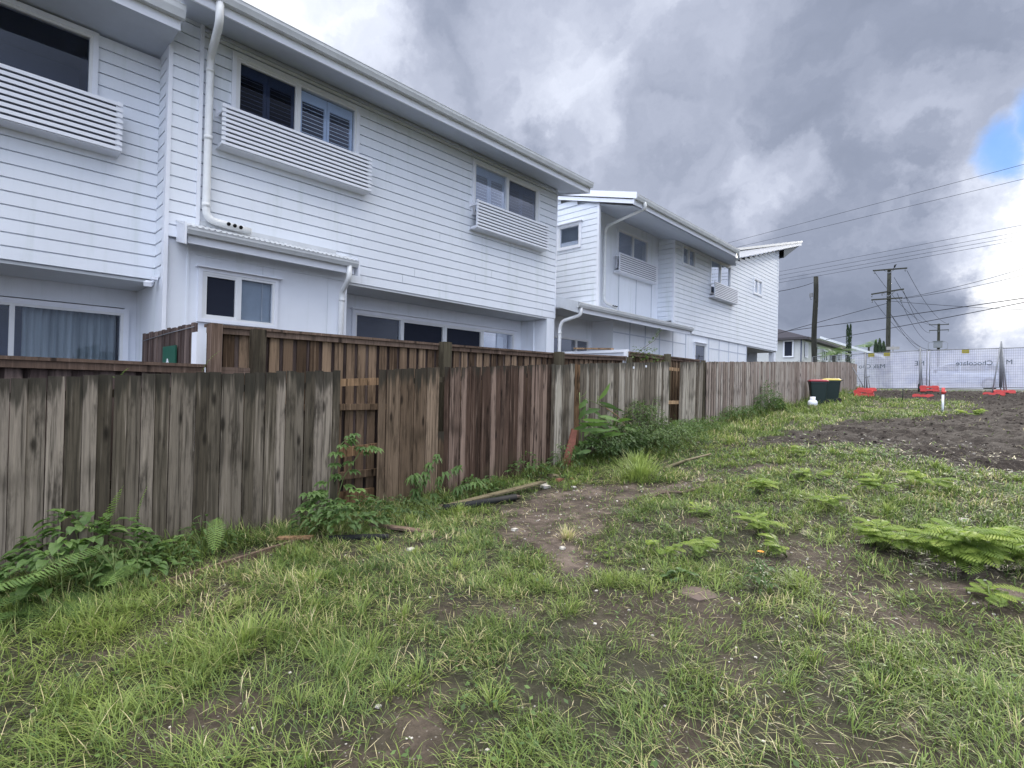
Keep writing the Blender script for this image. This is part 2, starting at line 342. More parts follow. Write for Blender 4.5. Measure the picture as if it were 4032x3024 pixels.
DIRT = [[(-3.99, 3.79), (-4.54, 4.62), (-4.8, 5.61), (-4.29, 6.45), (-3.6, 6.9), (-3.55, 7.5), (-3.2, 7.9), (-3.0, 7.6), (-3.15, 7.05), (-3.34, 6.07), (-3.35, 5.33), (-2.71, 4.02), (-2.4, 3.84), (-2.29, 3.17), (-3.07, 3.68), (-3.53, 3.6)],
        [(-3.3, 8.2), (-3.0, 9.1), (-2.5, 9.3), (-2.55, 8.8), (-2.95, 8.3)], [(-4.44, 2.47), (-4.45, 2.77), (-4.0, 2.98), (-3.77, 2.77), (-4.1, 2.38)], [(-4.3, 1.26), (-4.37, 1.44), (-4.11, 1.61), (-3.95, 1.49), (-4.08, 1.26)],
        [(-2.39, 1.23), (-2.39, 1.41), (-2.18, 1.48), (-2.0, 1.51), (-1.64, 1.51), (-1.76, 1.34), (-2.05, 1.13), (-2.25, 1.14)],
        [(-.91, 4.06), (-.77, 4.49), (-.5, 4.44), (-.43, 4.24), (-.69, 3.9)], [(-.5, 2.93), (-.38, 3.23), (-.21, 3.11), (-.25, 2.87), (-.4, 2.77)],
        [(-1.8, 3.63), (-1.59, 4.06), (-1.43, 3.98), (-1.57, 3.53)], [(-.66, 5.05), (-.36, 5.51), (.5, 5.6), (.5, 5.2), (-.45, 4.85)], [(-2.36, 2.88), (-2.21, 3.13), (-1.98, 2.95), (-2.14, 2.71)]]
SOIL = [[(-3.89, 9.78), (-3.83, 11.83), (-3.05, 15.62), (-1.9, 17.3), (-1.2, 19.0), (-.93, 21.9), (-1.3, 24.6), (-3.12, 25.2), (-4.77, 26.0), (-5.4, 28.9), (-5.5, 33.5), (12, 33.5), (12, 10.5), (.89, 9.91), (.12, 10.27), (-.62, 10.15), (-1.24, 10.69), (-1.93, 11.81), (-2.73, 11.28), (-3.4, 10.26)]]
def inpoly(x, y, poly):
    r_ = np.zeros(x.shape, bool); n = len(poly)
    for i in range(n):
        x0, y0 = poly[i]; x1, y1 = poly[(i+1) % n]
        c_ = ((y0 > y) != (y1 > y)) & (x < (x1-x0)*(y-y0)/((y1-y0) or 1e-9)+x0); r_ ^= c_
    return r_
def mask(polys, x, y, jit):
    x = np.asarray(x, float); y = np.asarray(y, float); acc = np.zeros(x.shape)
    for k_ in range(6):
        jx = (vnoise(x, y, 3.1, 40+k_)-.5)*jit*2+(vnoise(x, y, 9, 50+k_)-.5)*jit; jy = (vnoise(x, y, 2.7, 60+k_)-.5)*jit*2+(vnoise(x, y, 10, 70+k_)-.5)*jit
        m_ = np.zeros(x.shape, bool)
        for p_ in polys: m_ |= inpoly(x+jx, y+jy, p_)
        acc += m_
    return acc/6
def dirtm(x, y):
    a_ = np.clip(mask(DIRT, x, y, .30)*1.15-.35*(fbm(x, y, 5.0, 91) > .56), 0, 1)
    thin = np.clip((fbm(x, y, 1.7, 5)-.53)*6, 0, 1)*.72       # worn patches through the lawn
    return np.maximum(a_, thin)
def soilm(x, y): return mask(SOIL, x, y, .45)
gx = np.unique(np.concatenate([np.linspace(-400, -12, 14), np.linspace(-12, -6.5, 12), np.arange(-6.5, 3.2, .07), np.linspace(3.2, 14, 30), np.linspace(14, 400, 12)]))
gy = np.unique(np.concatenate([np.linspace(-300, -4, 12), np.arange(-4, 12, .07), np.arange(12, 34.5, .14), np.linspace(35, 60, 14), np.linspace(62, 900, 24)]))
GX, GY = np.meshgrid(gx, gy, indexing='ij'); gd = dirtm(GX, GY); gs = soilm(GX, GY)
nearm = (GX > -7) & (GX < 14) & (GY > -5) & (GY < 35)
GZ = G(GX, GY)+np.where(nearm, (fbm(GX, GY, 1.3, 9)-.5)*.06+gs*((fbm(GX, GY, 5.5, 12)-.5)*.19+(fbm(GX, GY, 2.0, 14)-.4)*.10), 0)
def GN(X, Y): return G(X, Y)+(fbm(X, Y, 1.3, 9)-.5)*.06+soilm(X, Y)*((fbm(X, Y, 5.5, 12)-.5)*.19+(fbm(X, Y, 2.0, 14)-.4)*.10)
nx, ny = GX.shape
V = np.stack([GX, GY, GZ], -1).reshape(-1, 3); idx = np.arange(nx*ny).reshape(nx, ny)
Q = np.stack([idx[:-1, :-1], idx[1:, :-1], idx[1:, 1:], idx[:-1, 1:]], -1).reshape(-1, 4)
def fastmesh(name, V, Q, mat, attrs=None, smooth=False, parent=None, tris=None):
    me = bpy.data.meshes.new(name); nq = len(Q); nt_ = 0 if tris is None else len(tris)
    me.vertices.add(len(V)); me.vertices.foreach_set('co', np.ascontiguousarray(V, dtype=np.float32).ravel())
    me.loops.add(nq*4+nt_*3); li = Q.ravel() if tris is None else np.concatenate([Q.ravel(), tris.ravel()])
    me.loops.foreach_set('vertex_index', li.astype(np.int32)); me.polygons.add(nq+nt_)
    st = np.concatenate([np.arange(nq)*4, nq*4+np.arange(nt_)*3]).astype(np.int32); me.polygons.foreach_set('loop_start', st)
    if smooth: me.polygons.foreach_set('use_smooth', np.ones(nq+nt_, bool))
    me.update(calc_edges=True)
    for n_, a_ in (attrs or {}).items():
        at = me.attributes.new(n_, 'FLOAT', 'POINT'); at.data.foreach_set('value', np.ascontiguousarray(a_, dtype=np.float32).ravel())
    return finish(me, name, mat, parent)
g_o = fastmesh('ground', V, Q, M_GROUND, dict(dirt=gd, soil=gs), True); tag(g_o, 'weedy vacant block ground sloping gently up to the street', kind='structure')
rd = MB(); ys = [37.5, 40, 43, 46.5]
for i in range(3): rd.quad((-120, ys[i], G(0, ys[i])+.06), (120, ys[i], G(0, ys[i])+.06), (120, ys[i+1], G(0, ys[i+1])+.06), (-120, ys[i+1], G(0, ys[i+1])+.06))
tag(build(rd, 'road', M_ASPH), 'asphalt street behind the mesh construction fence', kind='structure')
kb = MB()
for yy in (37.2, 46.5): kb.box(-120, 120, yy, yy+.3, G(0, yy)-.1, G(0, yy)+.16)
tag(build(kb, 'kerb', M_CONC), 'concrete kerbs along the street', kind='structure')

# ------------------------------------------------------------------ building helpers
def TX(X): return lambda u, w, z: (X+w, u, z)        # wall facing +X, u runs along Y
def TY(Y): return lambda u, w, z: (u, Y-w, z)        # wall facing -Y, u runs along X
def siding(T, u0, u1, z0, z1, holes=(), pitch=.1685, gap=.018, ustart=None):
    mb = MB(T); z = z0
    def emit(b0, b1, za, zb, full, v):
        zf = zb-gap if full else zb
        mb.add([(b0, .018, za), (b1, .018, za), (b1, .014, zf), (b0, .014, zf)], [(0, 1, 2, 3)], v)
        mb.add([(b0, -.014, za), (b1, -.014, za), (b1, .018, za), (b0, .018, za)], [(0, 1, 2, 3)], v)
        if full:
            mb.add([(b0, .014, zf), (b1, .014, zf), (b1, -.014, zf-.002), (b0, -.014, zf-.002)], [(0, 1, 2, 3)], v)
            mb.add([(b0, -.014, zf-.002), (b1, -.014, zf-.002), (b1, -.014, zb), (b0, -.014, zb)], [(0, 1, 2, 3)], v)
    while z < z1-.01:
        zt = min(z+pitch, z1); a0 = u0 if ustart is None else max(u0, ustart(zt)); rnd = random.random()*.5; cur = a0; cuts = []
        for h_ in sorted(h_ for h_ in holes if h_[2] < zt and h_[3] > z):
            if h_[0] > cur: cuts.append((cur, h_[0], z, zt, True))
            if h_[2] > z+.01: cuts.append((h_[0], h_[1], z, h_[2], False))
            if h_[3] < zt-.01: cuts.append((h_[0], h_[1], h_[3], zt, True))
            cur = max(cur, h_[1])
        if cur < u1: cuts.append((cur, u1, z, zt, True))
        for (s0, s1, za, zb, full) in cuts:
            if s1-s0 < .01: continue
            js = [s0]
            if s1-s0 > 3: js += [s0+(s1-s0)*random.uniform(.25, .75)]
            js += [s1]
            for q in range(len(js)-1): emit(js[q], js[q+1]-(.005 if q < len(js)-2 else 0), za, zb, full, rnd+random.random()*.4)
        z = zt
    return mb
def window(P, T, u0, u1, z0, z1, panes, arch=.07, hood=False, proud=.05):
    """panes: list of (ua, ub, kind) kind: glass / screen / shutter / shutdark / blind / curtain / dark"""
    tr = MB(T); a_ = arch
    tr.box(u0-a_, u0, 0, proud, z0-a_, z1+a_); tr.box(u1, u1+a_, 0, proud, z0-a_, z1+a_)
    tr.box(u0, u1, 0, proud, z1, z1+a_); tr.box(u0, u1, 0, proud, z0-a_, z0)
    if hood: tr.box(u0-a_-.04, u1+a_+.04, 0, proud+.06, z1+a_, z1+a_+.022)
    wd = build(tr, 'window', M_TRIM, P)
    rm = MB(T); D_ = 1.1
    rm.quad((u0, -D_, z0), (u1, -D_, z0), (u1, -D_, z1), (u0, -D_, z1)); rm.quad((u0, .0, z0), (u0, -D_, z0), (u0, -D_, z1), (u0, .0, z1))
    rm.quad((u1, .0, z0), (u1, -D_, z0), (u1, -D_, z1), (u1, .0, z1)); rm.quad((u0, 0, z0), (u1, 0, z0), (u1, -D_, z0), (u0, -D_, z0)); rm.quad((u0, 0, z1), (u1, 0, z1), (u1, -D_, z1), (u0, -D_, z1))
    build(rm, 'dark_room_box', M_DARK, wd)  # dark box added behind the glass for an unlit room, stops light leaks
    fr = MB(T); b = .035
    fr.box(u0, u1, -.05, proud-.012, z1-b, z1); fr.box(u0, u1, -.05, proud-.012, z0, z0+b)
    fr.box(u0, u0+b, -.05, proud-.012, z0+b, z1-b); fr.box(u1-b, u1, -.05, proud-.012, z0+b, z1-b)
    for (pa, pb, kd) in panes[:-1]: fr.box(pb-.028, pb+.028, -.045, proud-.006, z0+b, z1-b)
    fs = .0
    for (pa, pb, kd) in panes:
        if kd in ('screen', 'shutdark'):
            c0 = pa+(b if abs(pa-u0) < .01 else .028); c1_ = pb-(b if abs(pb-u1) < .01 else .028); t_ = .03
            fr.box(c0, c0+t_, -.02, proud-.02, z0+b, z1-b); fr.box(c1_-t_, c1_, -.02, proud-.02, z0+b, z1-b)
            fr.box(c0+t_, c1_-t_, -.02, proud-.02, z0+b, z0+b+t_); fr.box(c0+t_, c1_-t_, -.02, proud-.02, z1-b-t_, z1-b)
    build(fr, 'window_frame', M_ALU, wd)
    for (pa, pb, kd) in panes:
        pn = MB(T); pn.box(pa+.01, pb-.01, -.012, -.006, z0+.02, z1-.02)
        build(pn, 'window_screen' if kd == 'screen' else 'window_pane', M_SCREEN if kd == 'screen' else (M_GSCR if kd in ('shutdark', 'dark') else M_GLASS), wd)
        if kd in ('shutter', 'shutdark'):
            sh = MB(T); n_ = 2; wdt = (pb-pa-.08)/n_; dpt = -.035; top = z1-.05
            for q in range(n_):
                s0 = pa+.04+q*wdt; s1 = s0+wdt-.01; z_ = z0+.06
                sh.box(s0, s0+.045, dpt-.03, dpt, z_, top); sh.box(s1-.045, s1, dpt-.03, dpt, z_, top)
                sh.box(s0+.045, s1-.045, dpt-.03, dpt, z_, z_+.08); sh.box(s0+.045, s1-.045, dpt-.03, dpt, top-.16, top)
                zq = z_+.10
                while zq < top-.18:
                    sh.add([(s0+.045, dpt+.02, zq), (s1-.045, dpt+.02, zq), (s1-.045, dpt-.045, zq+.035), (s0+.045, dpt-.045, zq+.035),
                            (s0+.045, dpt+.02, zq+.009), (s1-.045, dpt+.02, zq+.009), (s1-.045, dpt-.045, zq+.044), (s0+.045, dpt-.045, zq+.044)],
                           [(0, 1, 2, 3), (4, 5, 6, 7), (0, 1, 5, 4), (2, 3, 7, 6)]); zq += .068
            build(sh, 'shutter', M_LOUV, wd)
        if kd == 'blind':
            bl = MB(T); bl.box(pa+.03, pb-.03, -.075, -.07, z0+.02, z1-.02); build(bl, 'blind', M_BLIND, wd)
        if kd == 'halfblind':
            bl = MB(T); zc_ = z0+.52*(z1-z0)*random.uniform(.75, 1.1); bl.box(pa+.03, pb-.03, -.075, -.07, z0+.02, zc_); build(bl, 'blind', M_BLIND, wd)
        if kd == 'curtain':
            cu = MB(T); n_ = 70; pts = []
            for q in range(n_+1):
                u_ = pa+.12+(pb-pa-.16)*q/n_; ww = -.22+.035*sin(q*1.15)+.012*sin(q*2.7)
                pts += [(u_, ww, z0+.02), (u_, ww, z1-.02)]
            cu.add(pts, [(2*q, 2*q+2, 2*q+3, 2*q+1) for q in range(n_)], .5, None, True); build(cu, 'curtain', M_CURT, wd)
    return wd
M_BACK = simple('slat_gap_shade', (.13, .15, .20), .8, .1)
simple_shade = simple('shutter_behind_screen', (.06, .075, .12), .6, .2, 0, .05)
def slat_screen(P, X, Xw, y0, y1, z0, z1, n=9, endbr=True):
    mb = MB(); p_ = (z1-z0)/n
    for i in range(n): mb.box(X-.02, X, y0, y1, z0+i*p_, z0+i*p_+p_*.60, random.random())
    sc_ = build(mb, 'privacy_screen', M_TRIM, P)
    br = MB()
    for yy in (y0+.02, y1-.06):
        br.box(X-.055, X-.0205, yy, yy+.04, z0+.02, z1-.01)
        for z_ in (z0+.015, z1-.12): br.box(Xw+.02, X-.055, yy, yy+.04, z_, z_+.04)
        br.box(Xw+.019, Xw+.027, yy-.04, yy+.08, z1-.15, z1-.03)
    br.box(X-.3, X-.021, y0, y1, z0-.012, z0-.002)
    build(br, 'bracket', M_TRIM, sc_)
    bk = MB(); bk.box(X-.050, X-.046, y0+.07, y1-.07, z0+.01, z1-.03); build(bk, 'gap_shade_sheet', M_BACK, sc_)  # added dark sheet behind the slats, its colour stands for shade in the gaps
    return sc_
def gutter(P, X, y0, y1, z, hgt=.12, wd=.12, fascia=.14, endcap=True):
    g_ = MB(); prof = [(X-wd, z-.005), (X-wd, z-hgt), (X-.035, z-hgt), (X-.02, z-hgt*.72), (X-.004, z-hgt*.45), (X, z-.012), (X+.006, z-.008), (X+.006, z), (X-.012, z), (X-.014, z-.02), (X-.03, z-hgt*.9), (X-wd+.01, z-hgt*.9), (X-wd+.01, z-.005)]
    g_.prism(prof, y0, y1, .5, True); ob = build(g_, 'gutter', M_GUT, P)
    fb = MB(); fb.box(X-wd-.03, X-wd-.002, y0+.03, y1-.03, z-hgt-fascia+.02, z-.02); build(fb, 'fascia', M_TRIM, P)
    return ob
def tubepipe(P, path, r=.05, name='downpipe', collars=True):
    t = MB(); t.tube(path, r, 14, .5)
    if collars:
        for i in range(1, len(path)):
            A = np.array(path[i-1], float); B = np.array(path[i], float); L_ = np.linalg.norm(B-A)
            if L_ > .5:
                d = (B-A)/L_
                for s in ((.06, L_-.06) if L_ < 1.6 else (.06, L_*.5, L_-.06)): t.tube([A+d*(s-.03), A+d*(s+.03)], r+.006, 14, .5)
    return build(t, name, M_PIPE, P)
def bend(pts, r=.12, n=5):
    o_ = [tuple(pts[0])]
    for i in range(1, len(pts)-1):
        A, B, C_ = (np.array(q, float) for q in pts[i-1:i+2]); d1 = (A-B)/np.linalg.norm(A-B); d2 = (C_-B)/np.linalg.norm(C_-B)
        rr = min(r, np.linalg.norm(A-B)*.45, np.linalg.norm(C_-B)*.45)
        for k_ in range(n+1):
            t = k_/n; o_.append(tuple((1-t)**2*(B+d1*rr)+2*t*(1-t)*B+t*t*(B+d2*rr)))
    o_.append(tuple(pts[-1])); return o_

# ------------------------------------------------------------------ near townhouses (one building)
XH = -8.6
H1 = thing('townhouse', (-9, 6, 1.0), 'long two storey white weatherboard townhouse nearest the camera with two slatted window boxes', 'house')
w1 = (2.82, 4.84, 5.42, 6.53); w2 = (7.70, 9.82, 5.42, 6.53)
build(siding(TX(XH), 2.36, 10.56, 3.43, 6.86, [(w1[0]-.03, w1[1]+.03, w1[2], w1[3]), (w2[0]-.03, w2[1]+.03, w2[2], w2[3])]), 'weatherboard_wall', M_SID, H1)
build(siding(TX(XH+.04), 1.99, 2.32, 3.62, 6.95, pitch=.171), 'weatherboard_wall', M_SID, H1)
cbm = MB()
cbm.box(XH-.045, XH+.075, 1.94, 1.99, .6, 6.9); cbm.box(XH+.0, XH+.078, 2.32, 2.37, 3.6, 6.9)
cbm.box(XH-.05, XH+.024, 10.56, 10.60, 3.43, 6.87)
build(cbm, 'corner_board', M_TRIM, H1)
# side return (faces -Y) between the recessed left unit and this wall
build(siding(TY(1.955), -9.0, XH-.045, 3.05, 6.75, pitch=.171), 'side_weatherboards', M_SID, H1)
sm_ = MB(); sm_.box(-10.1, XH-.046, 1.955, 2.0, .6, 3.05); build(sm_, 'side_panel', M_PANEL, H1)
# left unit upper wall
wl = (-1.25, 1.17, 5.25, 6.18)
build(siding(TX(-9.0), -3.2, 1.955, 3.05, 6.26, [(wl[0]-.03, wl[1]+.03, wl[2], wl[3])]), 'weatherboard_wall', M_SID, H1)
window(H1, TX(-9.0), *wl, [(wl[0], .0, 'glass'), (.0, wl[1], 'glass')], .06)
slat_screen(H1, -8.7, -9.0, -1.6, 1.47, 4.66, 5.33)
# left ground floor recess
lm = MB(); lm.box(-10.1, -9.02, -3.2, 1.95, 3.00, 3.04); build(lm, 'ceiling', M_CEIL, H1)
lm = MB()
lm.box(-10.15, -10.1, 1.80, 1.954, .6, 3.0); lm.box(-10.15, -10.1, -3.2, 1.80, 2.72, 3.0); lm.box(-10.15, -10.1, -3.2, 1.86, .5, .95)
build(lm, 'wall_panel', M_PANEL, H1)
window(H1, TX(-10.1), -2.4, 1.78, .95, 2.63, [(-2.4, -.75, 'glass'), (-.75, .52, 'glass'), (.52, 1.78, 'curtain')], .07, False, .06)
# annex (kitchen) wall with small window
am = MB(); wk = (2.44, 3.48, 2.52, 3.21)
for (a_, b_) in ((1.992, 2.257), (2.263, wk[0])): am.box(XH-.04, XH, a_, b_, .6, 3.6)
am.box(XH-.04, XH, wk[0], wk[1], .6, wk[2]); am.box(XH-.04, XH, wk[0], 3.297, wk[3], 3.6); am.box(XH-.04, XH, 3.303, wk[1], wk[3], 3.6)
am.box(XH-.04, XH, wk[1], 4.387, .6, 3.6); am.box(XH-.04, XH, 4.393, 4.75, .6, 3.6); am.box(-9.5, XH-.041, 4.70, 4.75, .6, 3.43)
am.box(XH-.03, XH+.010, 2.245, 2.275, .6, 3.55); 
build(am, 'wall_panel', M_PANEL, H1)
jm = MB(); 
for y_ in (3.30, 4.39): jm.box(XH-.03, XH-.006, y_-.003, y_+.003, .6, 3.6)
build(jm, 'panel_joint', simple('joint_grey', (.45, .47, .5), .8), H1)
window(H1, TX(XH), *wk, [(wk[0], 2.95, 'screen'), (2.95, wk[1], 'blind')], .05, True, .045)
# living recess
lv = MB(); lv.box(-9.5, XH-.001, 4.76, 10.56, 3.385, 3.425); build(lv, 'ceiling', M_CEIL, H1)
lv = MB(); lv.box(-9.56, -9.5, 10.07, 10.30, .6, 3.38); lv.box(-9.56, -9.5, 4.76, 10.07, 3.10, 3.38); lv.box(-9.56, -9.5, 4.76, 5.36, .6, 3.1)
lv.box(-9.5, XH, 10.30, 10.56, .7, 3.38); lv.box(-9.05, -9.02, 10.27, 10.2995, .7, 3.38); lv.box(XH-.001, XH+.012, 10.28, 10.58, .7, 3.41)
lv.box(-9.56, -9.5, 5.36, 10.07, .6, 1.0)
build(lv, 'wall_panel', M_PANEL, H1)
window(H1, TX(-9.5), 5.42, 10.0, 1.0, 3.03, [(5.42, 6.52, 'glass'), (6.52, 7.70, 'screen'), (7.70, 8.88, 'screen'), (8.88, 10.0, 'halfcurtain')], .07, True, .06)
hc = MB(); hc.box(-9.75, -9.74, 9.12, 9.9, 1.0, 2.95); build(hc, 'blind', M_BLIND, H1)
window(H1, TX(XH), *w1, [(w1[0], 3.79, 'shutdark'), (3.79, w1[1], 'shutter')], .06)
window(H1, TX(XH), *w2, [(w2[0], 8.73, 'shutter'), (8.73, w2[1], 'shutdark')], .06)
slat_screen(H1, -8.33, XH, 2.57, 5.03, 5.05, 5.66); slat_screen(H1, -8.33, XH, 7.58, 10.0, 5.03, 5.65)
# soffits, fascias, gutters and roofs
sf = MB(); sf.add([(-7.79, 2.40, 6.56), (-7.79, 10.86, 6.56), (XH-.1, 10.86, 6.78), (XH-.1, 2.40, 6.78)], [(0, 1, 2, 3)])
sf.add([(-7.79, 1.95, 6.565), (-7.79, 2.40, 6.565), (XH-.1, 2.40, 6.785), (XH-.1, 1.95, 6.785)], [(0, 1, 2, 3)])
sf.box(XH+.02, XH+.05, 2.38, 10.55, 6.68, 6.72)
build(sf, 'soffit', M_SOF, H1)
gutter(H1, -7.67, 1.93, 10.90, 6.80)
rf = MB(); rf.add([(-7.72, 1.93, 6.80), (-7.72, 10.9, 6.80), (-15.5, 10.9, 8.3), (-15.5, 1.93, 8.3), (-7.75, 1.93, 6.72), (-7.75, 10.9, 6.72), (-15.5, 10.9, 8.2), (-15.5, 1.93, 8.2)], [(0, 1, 2, 3), (7, 6, 5, 4), (1, 5, 6, 2), (0, 3, 7, 4)])
for i in range(60): y_ = 2.0+i*.149; rf.add([(-7.73, y_, 6.815), (-7.73, y_+.03, 6.815), (-15.5, y_+.03, 8.33), (-15.5, y_, 8.33)], [(0, 1, 2, 3)])
build(rf, 'roof', M_ROOF, H1)
rk = MB(); rk.add([(-7.79, 10.87, 6.56), (-7.79, 10.87, 6.72), (-15.5, 10.87, 8.2), (-15.5, 10.87, 8.02)], [(0, 1, 2, 3)]); rk.add([(-7.79, 10.90, 6.56), (-7.79, 10.90, 6.72), (-15.5, 10.90, 8.2), (-15.5, 10.90, 8.02)], [(3, 2, 1, 0)]); build(rk, 'barge_board', M_TRIM, H1)
sf = MB(); sf.add([(-8.12, -3.5, 6.27), (-8.12, 1.95, 6.27), (-9.05, 1.95, 6.27), (-9.05, -3.5, 6.27)], [(0, 1, 2, 3)]); build(sf, 'soffit', M_SOF, H1)
gutter(H1, -8.0, -3.5, 2.0, 6.58, .17, .12, .15)
rf = MB(); rf.add([(-8.05, -3.5, 6.58), (-8.05, 2.0, 6.58), (-15.5, 1.93, 8.0), (-15.5, -3.5, 8.0)], [(0, 1, 2, 3)]); build(rf, 'roof', M_ROOF, H1)
# lean-to roof over the annex
def corrugated(P, X0, z0, X1, z1, y0, y1, pitch=.076, amp=.009, name='annex_roof'):
    mb = MB(); n = int((y1-y0)/pitch*6); pts = []
    for i in range(n+1):
        y_ = y0+(y1-y0)*i/n; d = amp*sin(2*pi*(y_-y0)/pitch); pts += [(X0, y_, z0+d), (X1, y_, z1+d)]
    mb.add(pts, [(2*i, 2*i+1, 2*i+3, 2*i+2) for i in range(n)], .5, None, True); return build(mb, name, M_ROOF, P)
corrugated(H1, -8.20, 3.735, XH+.01, 3.87, 2.08, 4.72)
fl = MB(); fl.box(XH+.02, XH+.05, 2.38, 4.5, 3.86, 3.93); build(fl, 'roof_flashing', M_GUT, H1)
gutter(H1, -8.12, 2.12, 4.70, 3.71, .10, .11, .13)
ec = MB(); ec.add([(-8.14, 2.09, 3.46), (XH+.05, 2.09, 3.56), (XH+.05, 2.09, 3.86), (-8.14, 2.09, 3.76), (-8.14, 2.115, 3.46), (XH+.05, 2.115, 3.56), (XH+.05, 2.115, 3.86), (-8.14, 2.115, 3.76)], [(0, 1, 2, 3), (4, 7, 6, 5), (3, 2, 6, 7), (0, 3, 7, 4), (0, 4, 5, 1)])
ec.add([(-8.14, 4.705, 3.46), (XH+.05, 4.705, 3.56), (XH+.05, 4.705, 3.86), (-8.14, 4.705, 3.76), (-8.14, 4.73, 3.46), (XH+.05, 4.73, 3.56), (XH+.05, 4.73, 3.86), (-8.14, 4.73, 3.76)], [(0, 1, 2, 3), (4, 7, 6, 5), (3, 2, 6, 7), (0, 3, 7, 4), (0, 4, 5, 1)])
build(ec, 'end_board', M_TRIM, H1)
tubepipe(H1, bend([(-7.76, 2.33, 6.72), (-7.76, 2.33, 6.40), (-8.47, 2.44, 6.30), (-8.49, 2.44, 3.95), (-8.46, 3.05, 3.90)], .14), .052)
hl = MB()
for i in range(3): hl.tube([(-8.411-.002, 2.72+i*.085, 3.925-i*.005), (-8.39, 2.72+i*.085, 3.930-i*.005)], .025, 14, .5)
build(hl, 'pipe_outlet', M_HOLE, H1)
tubepipe(H1, bend([(-8.19, 4.56, 3.62), (-8.19, 4.56, 3.40), (-8.50, 4.60, 3.22), (-8.52, 4.60, .8)], .08), .045)
# security light
sl = MB(); sl.box(XH-.25, XH-.17, 1.86, 1.94, 3.02, 3.06); sl.tube([(XH-.21, 1.90, 3.02), (XH-.19, 1.86, 2.96)], .018); sl.obox((XH-.26, 1.86, 2.98), (XH-.10, 1.80, 2.93), .09, .06); build(sl, 'security_light', M_TRIM, H1)
# closed shell behind
sh = MB(); sh.box(-15.6, -15.4, -3.5, 10.56, .5, 8.2); sh.box(-15.4, -10.2, -3.4, -3.2, .5, 6.3); sh.box(-15.4, XH-.06, 10.50, 10.545, 3.43, 6.7); sh.box(-15.4, -9.6, 10.3, 10.50, .6, 3.43)
sh.box(-15.4, -9.6, -3.2, 10.5, 3.1, 3.3, .2); sh.box(-15.4, XH-.05, 1.97, 2.02, 6.2, 6.75)
build(sh, 'rear_wall', M_PANEL, H1)

# ------------------------------------------------------------------ second townhouse (up the slope)
H2 = thing('townhouse', (-9, 20, 1.6), 'second white townhouse further up the slope with an upswept roof end', 'house')
Yc1, Yc2, Yc3 = 12.5, 17.12, 28.2; ZB = 3.76; XR = -9.2
w3 = (17.72, 18.70, 6.20, 6.82); w4 = (20.12, 22.06, 5.50, 6.82); w5 = (24.83, 25.83, 6.20, 6.83); wr = (14.42, 16.28, 5.55, 6.75)
build(siding(TX(XH), Yc2, Yc3, ZB, 8.9, [w3, w4, w5], ustart=lambda z: Yc2 if z < 7.1 else 22.0+(z-7.15)*3.45), 'weatherboard_wall', M_SID, H2)
build(siding(TY(Yc1), -15.0, XH-.05, 4.0, 7.06, [(-10.02, -9.25, 5.84, 6.48)]), 'side_weatherboards', M_SID, H2)
tri = MB(); 
z_ = 7.06; 
tm = siding(TY(Yc1), -15.0, XH-.05, 7.06, 8.6)
keep = MB()
for fi, f in enumerate(tm.f):
    p_ = [tm.v[i] for i in f]; zc = sum(q[2] for q in p_)/4
    xr_ = -8.6-(zc-6.93)/.27
    if xr_ > -15: keep.add([(min(q[0], xr_), q[1], q[2]) for q in p_], [(0, 1, 2, 3)], tm.fv[fi])
build(keep, 'side_weatherboards', M_SID, H2)
build(siding(TY(Yc2), XR, XH-.05, 4.1, 7.1), 'side_weatherboards', M_SID, H2)
cbm = MB(); cbm.box(XH-.05, XH+.024, Yc1-.025, Yc1+.05, 3.9, 6.95); cbm.box(XH-.05, XH+.024, Yc2-.025, Yc2+.06, ZB, 6.95); cbm.box(XH-.05, XH+.024, Yc3, Yc3+.05, ZB, 8.85)
build(cbm, 'corner_board', M_TRIM, H2)
rp = MB()
js = [Yc1+.05, 13.1, wr[0]]; rp.box(XH-.05, XH, Yc1+.051, Yc1+.1, 4, 6.95)
rp.box(XR-.05, XR, Yc1+.05, wr[0], 4.1, 7.1); rp.box(XR-.05, XR, wr[1], Yc2, 4.1, 7.1); rp.box(XR-.05, XR, wr[0], wr[1], 4.1, wr[2]); rp.box(XR-.05, XR, wr[0], wr[1], wr[3], 7.1)
rp.box(XR+.0, XH-.05, Yc1+.05, Yc1+.10, 4.0, 6.95)
build(rp, 'wall_panel', M_PANEL, H2)
jm = MB()
for y_ in (14.55, 15.62, 16.65): jm.box(XR+.001, XR+.012, y_-.008, y_+.008, 4.15, 5.33)
for y_ in (13.4,): jm.box(XR+.001, XR+.012, y_-.02, y_+.02, 4.15, 7.0)
build(jm, 'panel_joint', simple('joint_shadow_grey', (.40, .43, .50), .8), H2)
window(H2, TX(XR), *wr, [(wr[0], 15.35, 'halfblind'), (15.35, wr[1], 'halfblind')], .05)
window(H2, TY(Yc1), -10.02, -9.25, 5.84, 6.48, [(-10.02, -9.25, 'blind')], .06, True)
window(H2, TX(XH), *w3, [(w3[0], 18.2, 'halfblind'), (18.2, w3[1], 'halfblind')], .05)
window(H2, TX(XH), *w4, [(w4[0], 21.07, 'blind'), (21.07, w4[1], 'halfblind')], .05)
window(H2, TX(XH), *w5, [(w5[0], 25.3, 'halfblind'), (25.3, w5[1], 'blind')], .05)
slat_screen(H2, -8.94, XR, 14.19, 16.62, 5.34, 5.95); slat_screen(H2, -8.33, XH, 19.98, 22.35, 5.31, 5.92)
